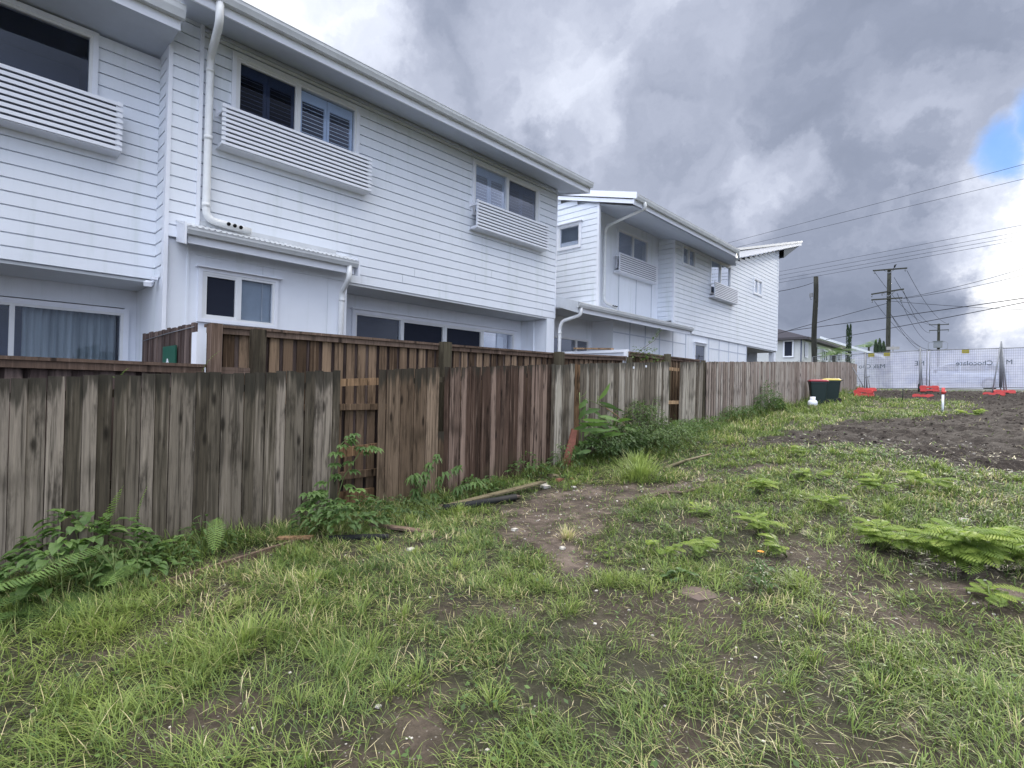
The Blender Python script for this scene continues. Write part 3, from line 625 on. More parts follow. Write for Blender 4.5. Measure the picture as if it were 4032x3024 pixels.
# lower storey
lw = MB(); ww = (18.92, 19.84, 2.2, 3.42)
lw.box(XH-.08, XH-.04, 13.41, ww[0], 1.0, 3.80); lw.box(XH-.08, XH-.04, ww[0], ww[1], ww[3], 3.8); lw.box(XH-.08, XH-.04, ww[0], ww[1], 1.0, ww[2]); lw.box(XH-.08, XH-.04, ww[1], 24.25, 1.0, 3.8)
lw.box(-9.45, XH-.08, 13.41, 13.46, 1.0, 3.80); lw.box(-11.5, -8.64, 24.2, 24.25, 1.2, 3.76)
lw.box(XH-.25, XH-.02, 27.85, 28.15, 1.2, ZB)
lw.box(-12.2, -9.5, 28.10, 28.15, 1.5, ZB)
lw.box(-9.5, -9.4, 10.6, 13.4, 1.0, 1.4); lw.box(-9.5, -9.4, 13.25, 13.4, 1.4, 3.85); lw.box(-9.5, -9.4, 10.6, 13.25, 3.15, 3.85)
build(lw, 'wall_panel', M_PANEL, H2)
bt = MB()
for y_ in (14.35, 15.3, 16.25, 17.2, 18.2, 20.2, 21.2, 22.2, 23.2, 24.23): bt.box(XH-.0395, XH-.028, y_-.02, y_+.02, 1.0, 3.75)
for a_, b_ in ((13.42, 18.2), (20.2, 24.2)): bt.box(XH-.0392, XH-.029, a_, b_, 3.34, 3.37)
build(bt, 'cover_batten', simple('batten_shadow_grey', (.50, .54, .63), .6), H2)
window(H2, TX(XH-.04), *ww, [(ww[0], ww[1], 'dark')], .05, True)
window(H2, TX(-9.4), 10.7, 13.2, 1.4, 3.1, [(10.7, 11.5, 'dark'), (11.5, 12.6, 'dark'), (12.6, 13.2, 'dark')], .05)
cl = MB(); cl.box(-12.0, XH-.02, 24.25, Yc3, ZB-.06, ZB-.01); cl.box(-9.45, XH+.3, 10.65, 13.4, 3.70, 3.73); build(cl, 'ceiling', M_CEIL, H2)
# verandah roof
corrugated(H2, -7.85, 3.79, -9.19, 4.17, 10.62, 17.1, name='verandah_roof')
gutter(H2, -7.78, 10.58, 17.0, 3.76, .10, .11, .13)
ec = MB()
for y_ in (10.62, 16.98):
    ec.add([(-7.86, y_-.02, 3.52), (XH, y_-.02, 3.76), (XH, y_-.02, 4.02), (-7.86, y_-.02, 3.80), (-7.86, y_+.02, 3.52), (XH, y_+.02, 3.76), (XH, y_+.02, 4.02), (-7.86, y_+.02, 3.80)], [(0, 1, 2, 3), (4, 7, 6, 5), (3, 2, 6, 7), (0, 4, 5, 1)])
build(ec, 'barge_board', M_GUT, H2)
tubepipe(H2, bend([(-7.86, 10.72, 3.68), (-7.86, 10.72, 3.48), (-8.42, 10.70, 3.36), (-8.50, 10.70, 3.20), (-8.50, 10.70, .9)], .12), .045)
tubepipe(H2, bend([(-7.33, 12.80, 6.75), (-7.33, 12.85, 6.60), (-8.95, 13.45, 6.58), (-9.08, 13.55, 6.45), (-9.08, 13.55, 4.30), (-8.95, 14.05, 4.17)], .16), .045)
hl = MB()
for i in range(3): hl.tube([(-8.945+.03, 13.80+i*.10, 4.205), (-8.945+.06, 13.80+i*.10, 4.205)], .02, 12, .5)
build(hl, 'pipe_outlet', M_HOLE, H2)
# roofs
XG = -7.28
sf = MB(); sf.add([(XG-.12, 12.42, 6.56), (XG-.12, 19.3, 6.56), (-8.35, 22.1, 6.88), (XR-.1, 22.1, 7.10), (XR-.1, 12.42, 7.10)], [(0, 1, 2, 3, 4)])
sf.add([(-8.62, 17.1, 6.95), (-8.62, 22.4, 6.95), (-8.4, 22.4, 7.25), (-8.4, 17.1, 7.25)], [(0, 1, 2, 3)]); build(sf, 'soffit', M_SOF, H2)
gutter(H2, XG, 12.36, 19.6, 6.85, .13, .12, .14)
sl_ = .27
rf = MB(); rf.add([(XG-.05, 12.36, 6.88), (XG-.05, 19.65, 6.88), (-8.3, 22.3, 7.16), (-15, 22.3, 6.88+sl_*7.7), (-15, 12.36, 6.88+sl_*7.7)], [(0, 1, 2, 3, 4)])
for i in range(11): y_ = 12.4+i*.68; rf.box(XG-.3, XG-.28, y_, y_+.03, 6.9, 6.95)
build(rf, 'roof', M_ROOF, H2)
rk = MB()
def slab(mb, pts, th_, n_):   # thick strip from a polygon pushed along n_
    a_ = [tuple(q) for q in pts]; b_ = [tuple(np.array(q)+np.array(n_)*th_) for q in pts]; n = len(a_)
    mb.add(a_+b_, [tuple(range(n)), tuple(range(2*n-1, n-1, -1))]+[(i, i+n, (i+1) % n+n, (i+1) % n) for i in range(n)])
slab(rk, [(XG-.12, 12.38, 6.62), (-15, 12.38, 6.62+sl_*7.6), (-15, 12.38, 6.73+sl_*7.6), (XG-.12, 12.38, 6.73)], .03, (0, 1, 0))
slab(rk, [(XG-.03, 12.34, 6.73), (-15, 12.34, 6.73+sl_*7.7), (-15, 12.34, 6.90+sl_*7.7), (XG-.03, 12.34, 6.90)], .03, (0, 1, 0))
build(rk, 'barge_board', M_TRIM, H2)
# upswept roof end
XB = -8.3; A0 = (22.1, 7.20); A1 = (31.0, 9.62)
ur = MB()
slab(ur, [(XB, A0[0], A0[1]), (XB, A1[0], A1[1]), (XB, A1[0]+.05, A1[1]+.16), (XB, A0[0], A0[1]+.27)], .05, (-1, 0, 0))
slab(ur, [(XG-.12, 19.5, 6.58), (XB, 22.15, 7.20), (XB, 22.15, 7.40), (XG-.12, 19.5, 6.78)], .04, (-.9, .4, 0))
build(ur, 'fascia', M_TRIM, H2)
ur = MB()
slab(ur, [(XB+.04, A0[0]-.2, A0[1]+.26), (XB+.04, A1[0]+.1, A1[1]+.165), (-15, A1[0]+.1, A1[1]+.165), (-15, A0[0]-.2, A0[1]+.26)], .10, (0, -.25, .97))
build(ur, 'upswept_roof', M_ROOF, H2)
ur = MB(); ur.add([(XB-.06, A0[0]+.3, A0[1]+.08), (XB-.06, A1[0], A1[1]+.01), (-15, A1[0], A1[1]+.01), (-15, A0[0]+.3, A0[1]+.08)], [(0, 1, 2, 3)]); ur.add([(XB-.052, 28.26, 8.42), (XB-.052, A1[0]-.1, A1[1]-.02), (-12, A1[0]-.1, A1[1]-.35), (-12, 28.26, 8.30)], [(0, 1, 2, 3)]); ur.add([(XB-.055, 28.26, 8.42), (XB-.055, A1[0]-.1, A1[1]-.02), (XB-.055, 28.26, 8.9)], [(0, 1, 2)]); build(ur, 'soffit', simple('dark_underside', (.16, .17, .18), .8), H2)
sh = MB(); sh.box(-15.2, -15.0, 12.5, Yc3, 1.0, 8.6); sh.box(-15, -8.66, Yc3-.1, Yc3, ZB, 8.7); sh.box(-15, -8.7, Yc2+.1, Yc3, ZB-.01, ZB+.1, .2); sh.box(-15, -9.3, Yc1+.06, Yc2, 4.0, 4.1)
sh.box(-15, -11.6, 10.5, 10.6, 1, 3.9); sh.box(-15.0, -8.66, 22.8, 22.85, 3.8, 7.0)
build(sh, 'rear_wall', M_PANEL, H2)

# ------------------------------------------------------------------ timber fences
def palings(P, mat, X, y0, y1, ztop, zbot, wd=.1065, lap=.011, jz=.011, th_=.014, name='paling_panel', lean=0.0):
    mb = MB(); y_ = y0; i = 0
    while y_ < y1-.02:
        wn = wd*random.uniform(.93, 1.07); ye = min(y_+wn, y1)
        xo = lap*(i % 2)+random.uniform(-.003, .003); zt = ztop((y_+ye)/2)+random.uniform(-jz, jz); zb = zbot((y_+ye)/2)
        v = random.random(); lt = random.uniform(-.006, .006)+lean
        a_, b_ = y_+.001, ye-random.uniform(.002, .008)
        sh_ = random.uniform(-.004, .004)
        p_ = [(X+xo, a_, zb), (X+xo+th_, a_, zb), (X+xo+th_, b_, zb), (X+xo, b_, zb), (X+xo+lt, a_+sh_, zt), (X+xo+th_+lt, a_+sh_, zt), (X+xo+th_+lt, b_+sh_, zt), (X+xo+lt, b_+sh_, zt)]
        mb.add(p_, [(0, 3, 2, 1), (4, 5, 6, 7), (0, 1, 5, 4), (1, 2, 6, 5), (2, 3, 7, 6), (3, 0, 4, 7)], v, [0]*4+[1]*4)
        y_ = ye; i += 1
    return build(mb, name, mat, P)
def interp(xs, zs): return lambda y: float(np.interp(y, xs, zs))
OT = interp([-3, .23, 1.27, 3.05, 4.5, 6.9, 9.3, 11.0, 12.8, 13.2, 18.2, 28.5], [1.42, 1.59, 1.66, 1.76, 1.86, 2.02, 2.17, 2.28, 2.37, 2.40, 2.66, 3.19])
GB = lambda y: float(G(-5.6, y))-.08
OF = thing('paling_fence', (-5.6, 5, .1), 'old weathered timber paling fence with two broken gaps running from the left foreground', 'fence')
palings(OF, W_GREY, -5.62, -2.6, 3.05, OT, GB)
palings(OF, W_MIX, -5.62, 3.56, 4.49, OT, GB, jz=.008)
palings(OF, W_MIX, -5.62, 4.485, 4.585, lambda y: .99, GB)
palings(OF, W_BRN, -5.62, 4.585, 6.86, OT, GB, .098, jz=.008)
palings(OF, W_PALE, -5.618, 6.86, 7.52, OT, GB, .10)
palings(OF, W_RAIL, -5.612, 7.52, 7.66, OT, GB, .14)
palings(OF, W_PALE, -5.62, 7.66, 11.0, OT, GB, .10, jz=.010)
palings(OF, W_PALE, -5.62, 11.55, 12.78, OT, GB, .10, jz=.014, lean=.02)
for z0_, n_ in ((1.585, .085), (.77, .11)):
    r_ = MB(); r_.obox((-5.665, 3.0, z0_+.035), (-5.665, 3.62, z0_+.07), .035, n_, random.random()); build(r_, 'broken_rail', W_RAIL, OF)
for ya, yb, dz in ((-2.6, 3.0, 0), (3.62, 11.0, 0)):
    for hh in (.16, .95):
        r_ = MB(); r_.obox((-5.665, ya, OT(ya)-hh), (-5.665, yb, OT(yb)-hh), .035, .07, .3); build(r_, 'rail', W_POST, OF)
for zt_, zb_ in ((2.165, 2.09), (1.41, 1.33)):
    r_ = MB(); r_.box(-5.665, -5.63, 10.9, 11.62, zb_, zt_, .8); build(r_, 'rail', W_RAIL, OF)
    r_ = MB(); r_.box(-5.665, -5.63, 12.7, 13.1, zb_+.10, zt_+.10, .2); build(r_, 'rail', W_POST, OF)
for y_ in (11.3,): 
    r_ = MB(); r_.box(-5.78, -5.68, y_-.2, y_-.12, GB(y_), 2.28); build(r_, 'post', W_POST, OF)
wt = MB()
for (y_, z_) in ((9.45, 2.08), (9.95, 2.13), (11.72, 2.22)): wt.box(-5.600, -5.594, y_, y_+.05, z_-.02, z_+.03)
for q in range(3):
    build_ = MB(); yy, zz_ = ((9.45, 2.08), (9.95, 2.13), (11.72, 2.22))[q]; build_.box(-5.606, -5.592, yy, yy+.05, zz_-.02, zz_+.025); build(build_, 'white_tag', M_TRIM, OF)
# far batten fence
BF = thing('batten_fence', (-5.6, 20, 1.2), 'long grey brown board on board fence receding behind the wheelie bins', 'fence')
mb = MB(); mb2 = MB(); y_ = 13.06; i = 0
while y_ < 30.6:
    v = random.random(); zt = OT(y_)+random.uniform(-.008, .008) if y_ < 28.4 else OT(28.4)-.0; zb = GB(y_)
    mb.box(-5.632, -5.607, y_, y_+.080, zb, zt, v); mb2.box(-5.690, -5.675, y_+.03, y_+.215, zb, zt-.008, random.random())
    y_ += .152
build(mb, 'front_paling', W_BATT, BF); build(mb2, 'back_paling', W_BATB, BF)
for dz in (-.2, -.85, -1.3):
    r_ = MB(); r_.obox((-5.72, 13.06, OT(13.1)+dz), (-5.72, 28.4, OT(28.4)+dz), .03, .07); build(r_, 'rail', W_POST, BF)
r_ = MB(); r_.box(-5.72, -5.64, 12.93, 13.03, .7, 2.42); build(r_, 'post', W_POST, BF)
wp = MB(); wp.box(-5.76, -5.70, 12.72, 13.3, 1.1, 2.3); tag(build(wp, 'white_post', M_TRIM, None, (-5.73, 13, 1.1)), 'white painted post glimpsed through the slit where the two fences meet', 'post')

# newer brown fence behind
BT = interp([1.75, 2.2, 4.75, 7.35, 9.7, 9.86, 13.4], [2.19, 2.19, 2.22, 2.255, 2.30, 2.45, 2.46])
NF = thing('capped_fence', (-5.95, 7, .3), 'newer brown timber fence with flat capping rail standing taller behind the old palings', 'fence')
def bob(P, mat, X, y0, y1, ztop, zbot, pitch=.156, back=W_NEWG):
    m1, m2 = MB(), MB(); y_ = y0
    while y_ < y1-.04:
        ye = min(y_+.108, y1); v = random.random()
        m1.box(X, X+.015, y_, ye, zbot, ztop(y_)-.02, v, random.uniform(-.003, .003)); m2.box(X-.034, X-.018, y_+.065, min(y_+pitch+.045, y1), zbot, ztop(y_)-.02, random.random()); y_ += pitch
    build(m1, 'front_paling', mat, P); build(m2, 'back_paling', back, P)
bob(NF, W_NEW, -5.99, 1.76, 9.72, BT, -.1); bob(NF, W_NEW, -5.99, 9.9, 13.4, BT, .3)
for a_, b_ in ((1.75, 4.72), (4.86, 7.30), (7.48, 9.74), (9.86, 11.38), (11.5, 13.35)):
    c_ = MB(); c_.add([(-6.05, a_, BT(a_)-.03), (-5.915, a_, BT(a_)-.03), (-5.915, b_, BT(b_)-.03), (-6.05, b_, BT(b_)-.03), (-6.05, a_, BT(a_)), (-5.915, a_, BT(a_)), (-5.915, b_, BT(b_)), (-6.05, b_, BT(b_))], [(0, 3, 2, 1), (4, 5, 6, 7), (0, 1, 5, 4), (1, 2, 6, 5), (2, 3, 7, 6), (3, 0, 4, 7)], random.random()*.6+.2)
    c_.obox((-5.955, a_, BT(a_)-.062), (-5.955, b_, BT(b_)-.062), .035, .06, random.random()*.6+.2)
    build(c_, 'capping_rail', W_CAP, NF)
for z0_, z1_ in ((1.29, 1.365), (.44, .53)):
    r_ = MB(); r_.box(-5.973, -5.93, 1.9, 9.7, z0_, z1_, .6); build(r_, 'rail', W_NEW, NF)
for (y_, zt, wd_, m_) in ((1.80, 2.19, .10, W_CAP), (2.22, 2.17, .13, W_POST), (4.79, 2.24, .14, W_POST), (7.39, 2.27, .16, W_POST), (11.44, 2.49, .12, W_POST), (9.76, 2.32, .04, W_POST)):
    r_ = MB(); r_.box(-5.93, -5.81, y_-wd_/2, y_+wd_/2, 0.0, zt, random.random()); build(r_, 'post', m_, NF)
r_ = MB(); r_.box(-5.93, -5.89, 1.85, 2.16, 1.68, 1.755, .6); build(r_, 'rail', W_CAP, NF)
r_ = MB(); r_.box(-5.925, -5.885, 3.0, 3.7, -.1, .30, .45); build(r_, 'plinth_board', W_RAIL, NF)
r_ = MB(); r_.box(-5.88, -5.862, 3.0, 3.7, -.1, .14, .15); build(r_, 'plinth_board', W_RAIL, NF)
# lower fence on the left
LF = thing('capped_fence', (-5.95, -.5, 0), 'lower brown capped fence behind the old palings below the curtained glass door', 'fence')
bob(LF, W_NEWG, -5.99, -3.0, 1.72, lambda y: 1.76, -.3)
c_ = MB(); c_.box(-6.05, -5.915, -3.0, 1.74, 1.745, 1.775, .4); c_.box(-5.972, -5.93, -3.0, 1.73, 1.68, 1.744, .3); build(c_, 'capping_rail', W_CAP, LF)
SFn = thing('return_fence', (-7, 1.72, 1.0), 'short return fence of dark vertical palings joining the brown fence to the townhouse corner', 'fence')
sm2 = MB(); x_ = -8.5
while x_ < -6.2:
    sm2.box(x_, x_+.10, 1.71+.01*(int(x_*10) % 2), 1.725+.01*(int(x_*10) % 2), .3, 2.215+random.uniform(-.008, .012), random.random()); x_ += .112
build(sm2, 'paling_panel', W_NEWG, SFn)
r_ = MB(); r_.tube([(-8.4, 1.700, 2.12), (-7.2, 1.700, 2.155), (-6.2, 1.700, 2.17)], .005); build(r_, 'wire', M_STEEL, SFn)
r_ = MB(); r_.box(-6.12, -5.955, 1.66, 1.69, .9, 2.10); build(r_, 'white_post', M_TRIM, SFn)
sgn = MB(); sgn.box(-7.30, -6.78, 1.68, 1.695, 1.60, 2.0)
GS = thing('sign_board', (-7.0, 1.68, 1.6), 'small dark green sign board fixed to the return fence above the low capping', 'sign')
build(sgn, 'board', simple('sign_green', (.012, .085, .055), .6, .3), GS)
sgn = MB(); 
for t0, t1 in ((-.07, .0), (.0, .07)): sgn.obox((-7.08+t0, 1.677, 1.76+(.09 if t0 == 0 else 0)), (-7.08+t1, 1.677, 1.76+(0 if t0 == 0 else .09)), .004, .02)
build(sgn, 'white_mark', M_TRIM, GS)
# white boundary fence and offcut board in front of the verandah
WF = MB(); x_ = -8.4
while x_ < -6.1:
    WF.box(x_, x_+.118, 9.94, 9.965, .8, 2.50, random.random()*.3); x_ += .12
WF.box(-8.4, -6.08, 9.90, 9.94, 2.44, 2.50); tag(build(WF, 'white_fence', M_TRIM, None, (-7.2, 9.9, .8)), 'white painted paling fence in front of the dark verandah opening', 'fence')
pk_ = MB(); pk_.obox((-7.40, 9.90, 2.565), (-6.42, 9.96, 2.525), .12, .035, .8); tag(build(pk_, 'timber_plank', W_RAIL, None, (-6.9, 9.9, 2.5)), 'bare timber plank lying along the top of the white fence', 'plank')
wp = MB(); wp.box(-6.02, -5.955, 9.77, 9.85, .4, 2.47); tag(build(wp, 'white_post', M_TRIM, None, (-6, 9.8, .4)), 'short white post between two runs of brown capped fence', 'post')

# ------------------------------------------------------------------ wheelie bins, gas bottle, stakes
def bin_(x, y, rz, lidm, label):
    g_ = float(G(x, y))-.02
    t = thing('wheelie_bin', (0, 0, 0), label, 'bin', 'wheelie bins against the fence')
    H_ = .84; b = MB()
    def ring(w_, d_, z, yo=0, r=.05, n=4):
        o_ = []
        for cx, cy, a0 in ((w_/2-r, d_/2-r, 0), (-w_/2+r, d_/2-r, 90), (-w_/2+r, -d_/2+r, 180), (w_/2-r, -d_/2+r, 270)):
            for k_ in range(n+1): q = R_(a0+90*k_/n); o_.append((cx+r*cos(q), cy+r*sin(q)+yo, z))
        return o_
    rs = [ring(.40, .42, .0), ring(.42, .44, .05), ring(.52, .56, H_-.08), ring(.55, .59, H_-.075), ring(.55, .59, H_-.02)]
    n = len(rs[0]); P_ = [p for r_ in rs for p in r_]
    b.add(P_, [(j*n+i, j*n+(i+1) % n, (j+1)*n+(i+1) % n, (j+1)*n+i) for j in range(4) for i in range(n)]+[tuple(range(4*n, 5*n))], .5, None, False); build(b, 'bin_body', M_BING, t)
    l = MB(); rs = [ring(.57, .62, H_-.015, -.01), ring(.57, .62, H_+.015, -.01), ring(.46, .50, H_+.05, 0), ring(.30, .34, H_+.06, 0)]
    P_ = [p for r_ in rs for p in r_]; l.add(P_, [(j*n+i, j*n+(i+1) % n, (j+1)*n+(i+1) % n, (j+1)*n+i) for j in range(3) for i in range(n)]+[tuple(range(3*n, 4*n))], .5, None, False); build(l, 'bin_lid', lidm, t)
    h_ = MB(); h_.tube([(-.22, .30, H_-.03), (-.22, .35, H_-.01), (.22, .35, H_-.01), (.22, .30, H_-.03)], .014, 8); build(h_, 'handle', M_BING, t)
    for s in (-1, 1):
        wh = MB(); wh.tube([(s*.20, .24, .09), (s*.25, .24, .09)], .09, 18); build(wh, 'wheel', M_RUB, t)
    t.location = (x, y, g_); t.rotation_euler = (0, 0, rz); return t
b1 = bin_(-5.14, 21.55, R_(-68), M_BINR, 'dark green wheelie bin with a red lid beside the white gas bottle')
b2 = bin_(-4.98, 22.7, R_(-72), M_BINY, 'dark green wheelie bin with a yellow lid behind the red lidded one')
bd = MB(); 
gb = thing('gas_bottle', (-4.95, 20.1, float(G(-4.95, 20.1))), 'small white gas bottle standing in the grass by the red lidded bin', 'gas bottle')
x0, y0, z0 = gb.location; 
def lathe(prof, cx, cy, n=20):
    mb = MB(); pts = [(cx+r*cos(2*pi*k_/n), cy+r*sin(2*pi*k_/n), z) for r, z in prof for k_ in range(n)]
    mb.add(pts, [(j*n+k_, j*n+(k_+1) % n, (j+1)*n+(k_+1) % n, (j+1)*n+k_) for j in range(len(prof)-1) for k_ in range(n)], .5, None, True); return mb
build(lathe([(0, z0+.02), (.12, z0+.02), (.145, z0+.06), (.15, z0+.12), (.145, z0+.18), (.10, z0+.225), (.04, z0+.24), (0, z0+.24)], x0, y0), 'bottle', M_TRIM, gb)
build(lathe([(.085, z0+.225), (.088, z0+.34), (.082, z0+.34), (.08, z0+.23)], x0, y0), 'collar', M_TRIM, gb)
build(lathe([(0, z0+.3), (.03, z0+.3), (.03, z0+.24), (0, z0+.24)], x0, y0), 'valve', M_STEEL, gb)
def stake(name, x, y, h_, r, mat, label, cat, cap=None, lean=(0, 0)):
    g_ = float(GN(x, y)); t = thing(name, (x, y, g_), label, cat)
    hb = h_ if not cap else h_-.19
    s = MB(); s.tube([(x, y, g_-.1), (x+lean[0], y+lean[1], g_+hb)], r, 10); build(s, 'shaft', mat, t)
    if cap: s = MB(); s.tube([(x, y, g_+hb), (x+.01, y, g_+h_)], r*1.35, 10); s.tube([(x, y, g_+hb+.04), (x+.03, y-.01, g_+hb+.10)], r*1.9, 6); build(s, 'flagging', cap, t)
    return t
stake('survey_stake', -1.47, 19.62, .70, .030, M_TRIM, 'white survey stake with red tape around its top', 'stake', M_RED)
stake('timber_peg', -2.96, 24.1, .44, .022, W_POLE, 'thin grey timber peg in the grass before the mesh fence', 'peg')
sp = stake('star_picket', -5.02, 30.6, .75, .028, M_STEEL, 'leaning rusty star picket with a crossed top in front of the banner', 'picket', None, (-.12, 0))
s = MB(); s.obox((-5.26, 30.6, 2.52), (-5.06, 30.6, 2.60), .05, .05); build(s, 'cross_piece', M_STEEL, sp)
stake('steel_post', -3.18, 30.7, .42, .028, M_BLACKP, 'short dark post beside the mesh fence brace', 'post')

# ------------------------------------------------------------------ temporary mesh fence
mt = newmat('shade_mesh_banner'); c = objc(); n_ = NOISE(mapping(c, (1, 1, 1.4)), 2.3, 5, .6)
col_ = RAMP(n_, [(.3, (.48, .52, .70)), (.7, (.66, .70, .84))])
df = N('ShaderNodeBsdfDiffuse'); L(col_, df.inputs[0]); tl = N('ShaderNodeBsdfTranslucent'); L(col_, tl.inputs[0]); m1 = N('ShaderNodeMixShader'); m1.inputs[0].default_value = .5; L(df.outputs[0], m1.inputs[1]); L(tl.outputs[0], m1.inputs[2])
tp = N('ShaderNodeBsdfTransparent'); m2 = N('ShaderNodeMixShader'); m2.inputs[0].default_value = .33; L(m1.outputs[0], m2.inputs[1]); L(tp.outputs[0], m2.inputs[2]); out(m2.outputs[0]); M_BAN = mt
M_PRINT = simple('grey_print', (.07, .10, .13), .8, .1, 0, .25, 8); M_TAB = simple('olive_yellow_tab', (.42, .36, .05), .7, .2)
YF = 31.5
def ftop(x): return float(np.interp(x, [-6.2, -5.3, -2.9, -.4, 4], [3.66, 3.79, 3.86, 3.85, 3.90]))
def fbot(x): return float(np.interp(x, [-6.2, -5.3, -2, -.4, 4], [1.90, 1.97, 2.03, 2.08, 2.1]))
def text_mesh(body, size, x_right, z, y, P, name='lettering'):
    cu = bpy.data.curves.new('t', 'FONT'); cu.body = body; cu.size = size; cu.extrude = .002; cu.align_x = 'LEFT'
    to = bpy.data.objects.new('t', cu); COL.objects.link(to); dg = bpy.context.evaluated_depsgraph_get(); dg.update()
    me = bpy.data.meshes.new_from_object(to.evaluated_get(dg)); bpy.data.objects.remove(to)
    o = OFF[P.name]
    for v_ in me.vertices: v_.co = mathutils.Vector((x_right-v_.co.x-o[0], y-v_.co.z-o[1], z+v_.co.y-o[2]))
    me.name = name; return finish(me, name, M_PRINT, P)
spans = [(-7.8, -5.42), (-5.36, -2.96), (-2.86, -.44), (-.36, 2.1), (2.16, 4.6)]
lab = ['leftmost mesh construction panel tucked behind the end of the timber fence', 'mesh panel with pale banner and two olive tabs beside the timber fence end',
       'middle mesh panel whose banner reads Milk Chocolate in reverse with a car behind it', 'mesh panel right of the bundled brace posts with pale banner', 'rightmost mesh construction panel beyond the brace posts']
for k_, (xa, xb) in enumerate(spans):
    t = thing('mesh_fence_panel', ((xa+xb)/2, YF, 2.0), lab[k_], 'fence panel', 'temporary mesh fence panels')
    f_ = MB(); za, zb_, ta, tb = fbot(xa)+.05, fbot(xb)+.05, ftop(xa), ftop(xb)
    f_.tube([(xa, YF, za), (xa, YF, ta)], .017, 8); f_.tube([(xb, YF, zb_), (xb, YF, tb)], .017, 8); f_.tube([(xa, YF, ta), (xb, YF, tb)], .017, 8); f_.tube([(xa, YF, za), (xb, YF, zb_)], .017, 8)
    build(f_, 'panel_frame', M_STEEL, t)
    w_ = MB(); x_ = xa+.06
    while x_ < xb-.02: q = (x_-xa)/(xb-xa); w_.box(x_, x_+.007, YF-.007, YF, za+(zb_-za)*q, ta+(tb-ta)*q); x_ += .072
    for i in range(1, 15): q = i/15; w_.obox((xa, YF-.007, za+(ta-za)*q), (xb, YF-.007, zb_+(tb-zb_)*q), .006, .008)
    build(w_, 'wire_mesh', M_STEEL, t)
    if k_ > 0:
        b = MB(); nx_ = 24; pts = []
        for i in range(nx_+1):
            x_ = xa+(xb-xa+.08)*i/nx_
            for j in range(9): q = j/8; pts.append((x_, YF+.03+.014*sin(x_*3.1+q*4)+.008*sin(x_*9), fbot(x_)+.07+(ftop(x_)-fbot(x_)-.10)*q))
        b.add(pts, [(i*9+j, (i+1)*9+j, (i+1)*9+j+1, i*9+j+1) for i in range(nx_) for j in range(8)], .5, None, True); build(b, 'banner', M_BAN, t)
    if k_ == 1:
        text_mesh('Milk Cho', .30, -4.58, 3.02, YF+.012, t); text_mesh('NE', .30, -3.05, 3.14, YF+.012, t)
        for x_ in (-5.30, -4.66): b = MB(); b.box(x_, x_+.26, YF+.005, YF+.010, ftop(x_)-.19, ftop(x_)-.02); build(b, 'tab', M_TAB, t)
    if k_ == 2:
        text_mesh('Chocolate', .30, -.66, 3.12, YF+.012, t)
        b = MB(); b.box(-1.72, -1.46, YF+.005, YF+.010, ftop(-1.6)-.19, ftop(-1.6)-.02); build(b, 'tab', M_TAB, t)
    if k_ == 3: text_mesh('M', .30, -.02, 3.15, YF+.012, t)
bs = MB(); bs.add([(-5.72, YF+.06, 1.95), (-5.34, YF+.10, 1.95), (-5.34, YF+.09, 3.72), (-5.90, YF+.05, 3.64)], [(0, 1, 2, 3)]); 
tag(build(bs, 'loose_banner_end', M_BAN, None, (-5.6, YF, 1.95)), 'loose end of pale shade cloth hanging beside the last timber palings', 'banner')
def brace(xt, feet, label, extra=.16):
    t = thing('fence_brace', (xt, YF-.5, float(G(xt, YF))), label, 'brace', 'braces of the mesh fence')
    tp_ = (xt, YF-.05, ftop(xt)+extra)
    for (fx, fy) in feet:
        s = MB(); s.tube([(fx, fy, float(GN(fx, fy))), tp_], .026, 8); build(s, 'strut', M_STEEL, t)
    s = MB(); s.tube([(xt, YF-.06, float(G(xt, YF))), (xt, YF-.06, ftop(xt)+extra*.8)], .024, 8); build(s, 'upright', M_STEEL, t)
    s = MB(); s.box(xt-.06, xt+.06, YF-.08, YF+.03, ftop(xt)-.04, ftop(xt)+.05); build(s, 'clamp', M_STEEL, t)
brace(-3.22, [(-3.05, 30.9), (-3.12, 30.8)], 'steel brace leaning at the middle of the banner near the stacked red blocks', .14)
brace(-.40, [(-.66, 30.6), (-.28, 30.9), (-.20, 30.8)], 'splayed steel brace of bundled poles towards the right', .30)
brace(-5.42, [(-5.16, 30.6)], 'thin brace next to the end of the timber fence', .06)
s = MB(); s.tube([(-5.60, 29.6, 3.0), (-5.0, 29.2, 1.9)], .02, 8); tag(build(s, 'steel_pipe', M_STEEL, None, (-5.3, 29.4, 1.9)), 'loose steel pipe leaning against the far end of the timber fence', 'pipe')
s = MB(); s.tube([(-5.40, 27.2, 1.72), (-4.75, 27.6, 1.80)], .05, 8); tag(build(s, 'steel_pipe', M_STEEL, None, (-5.0, 27.4, 1.7)), 'grey pipe lying on the ground left of the stacked red blocks', 'pipe')
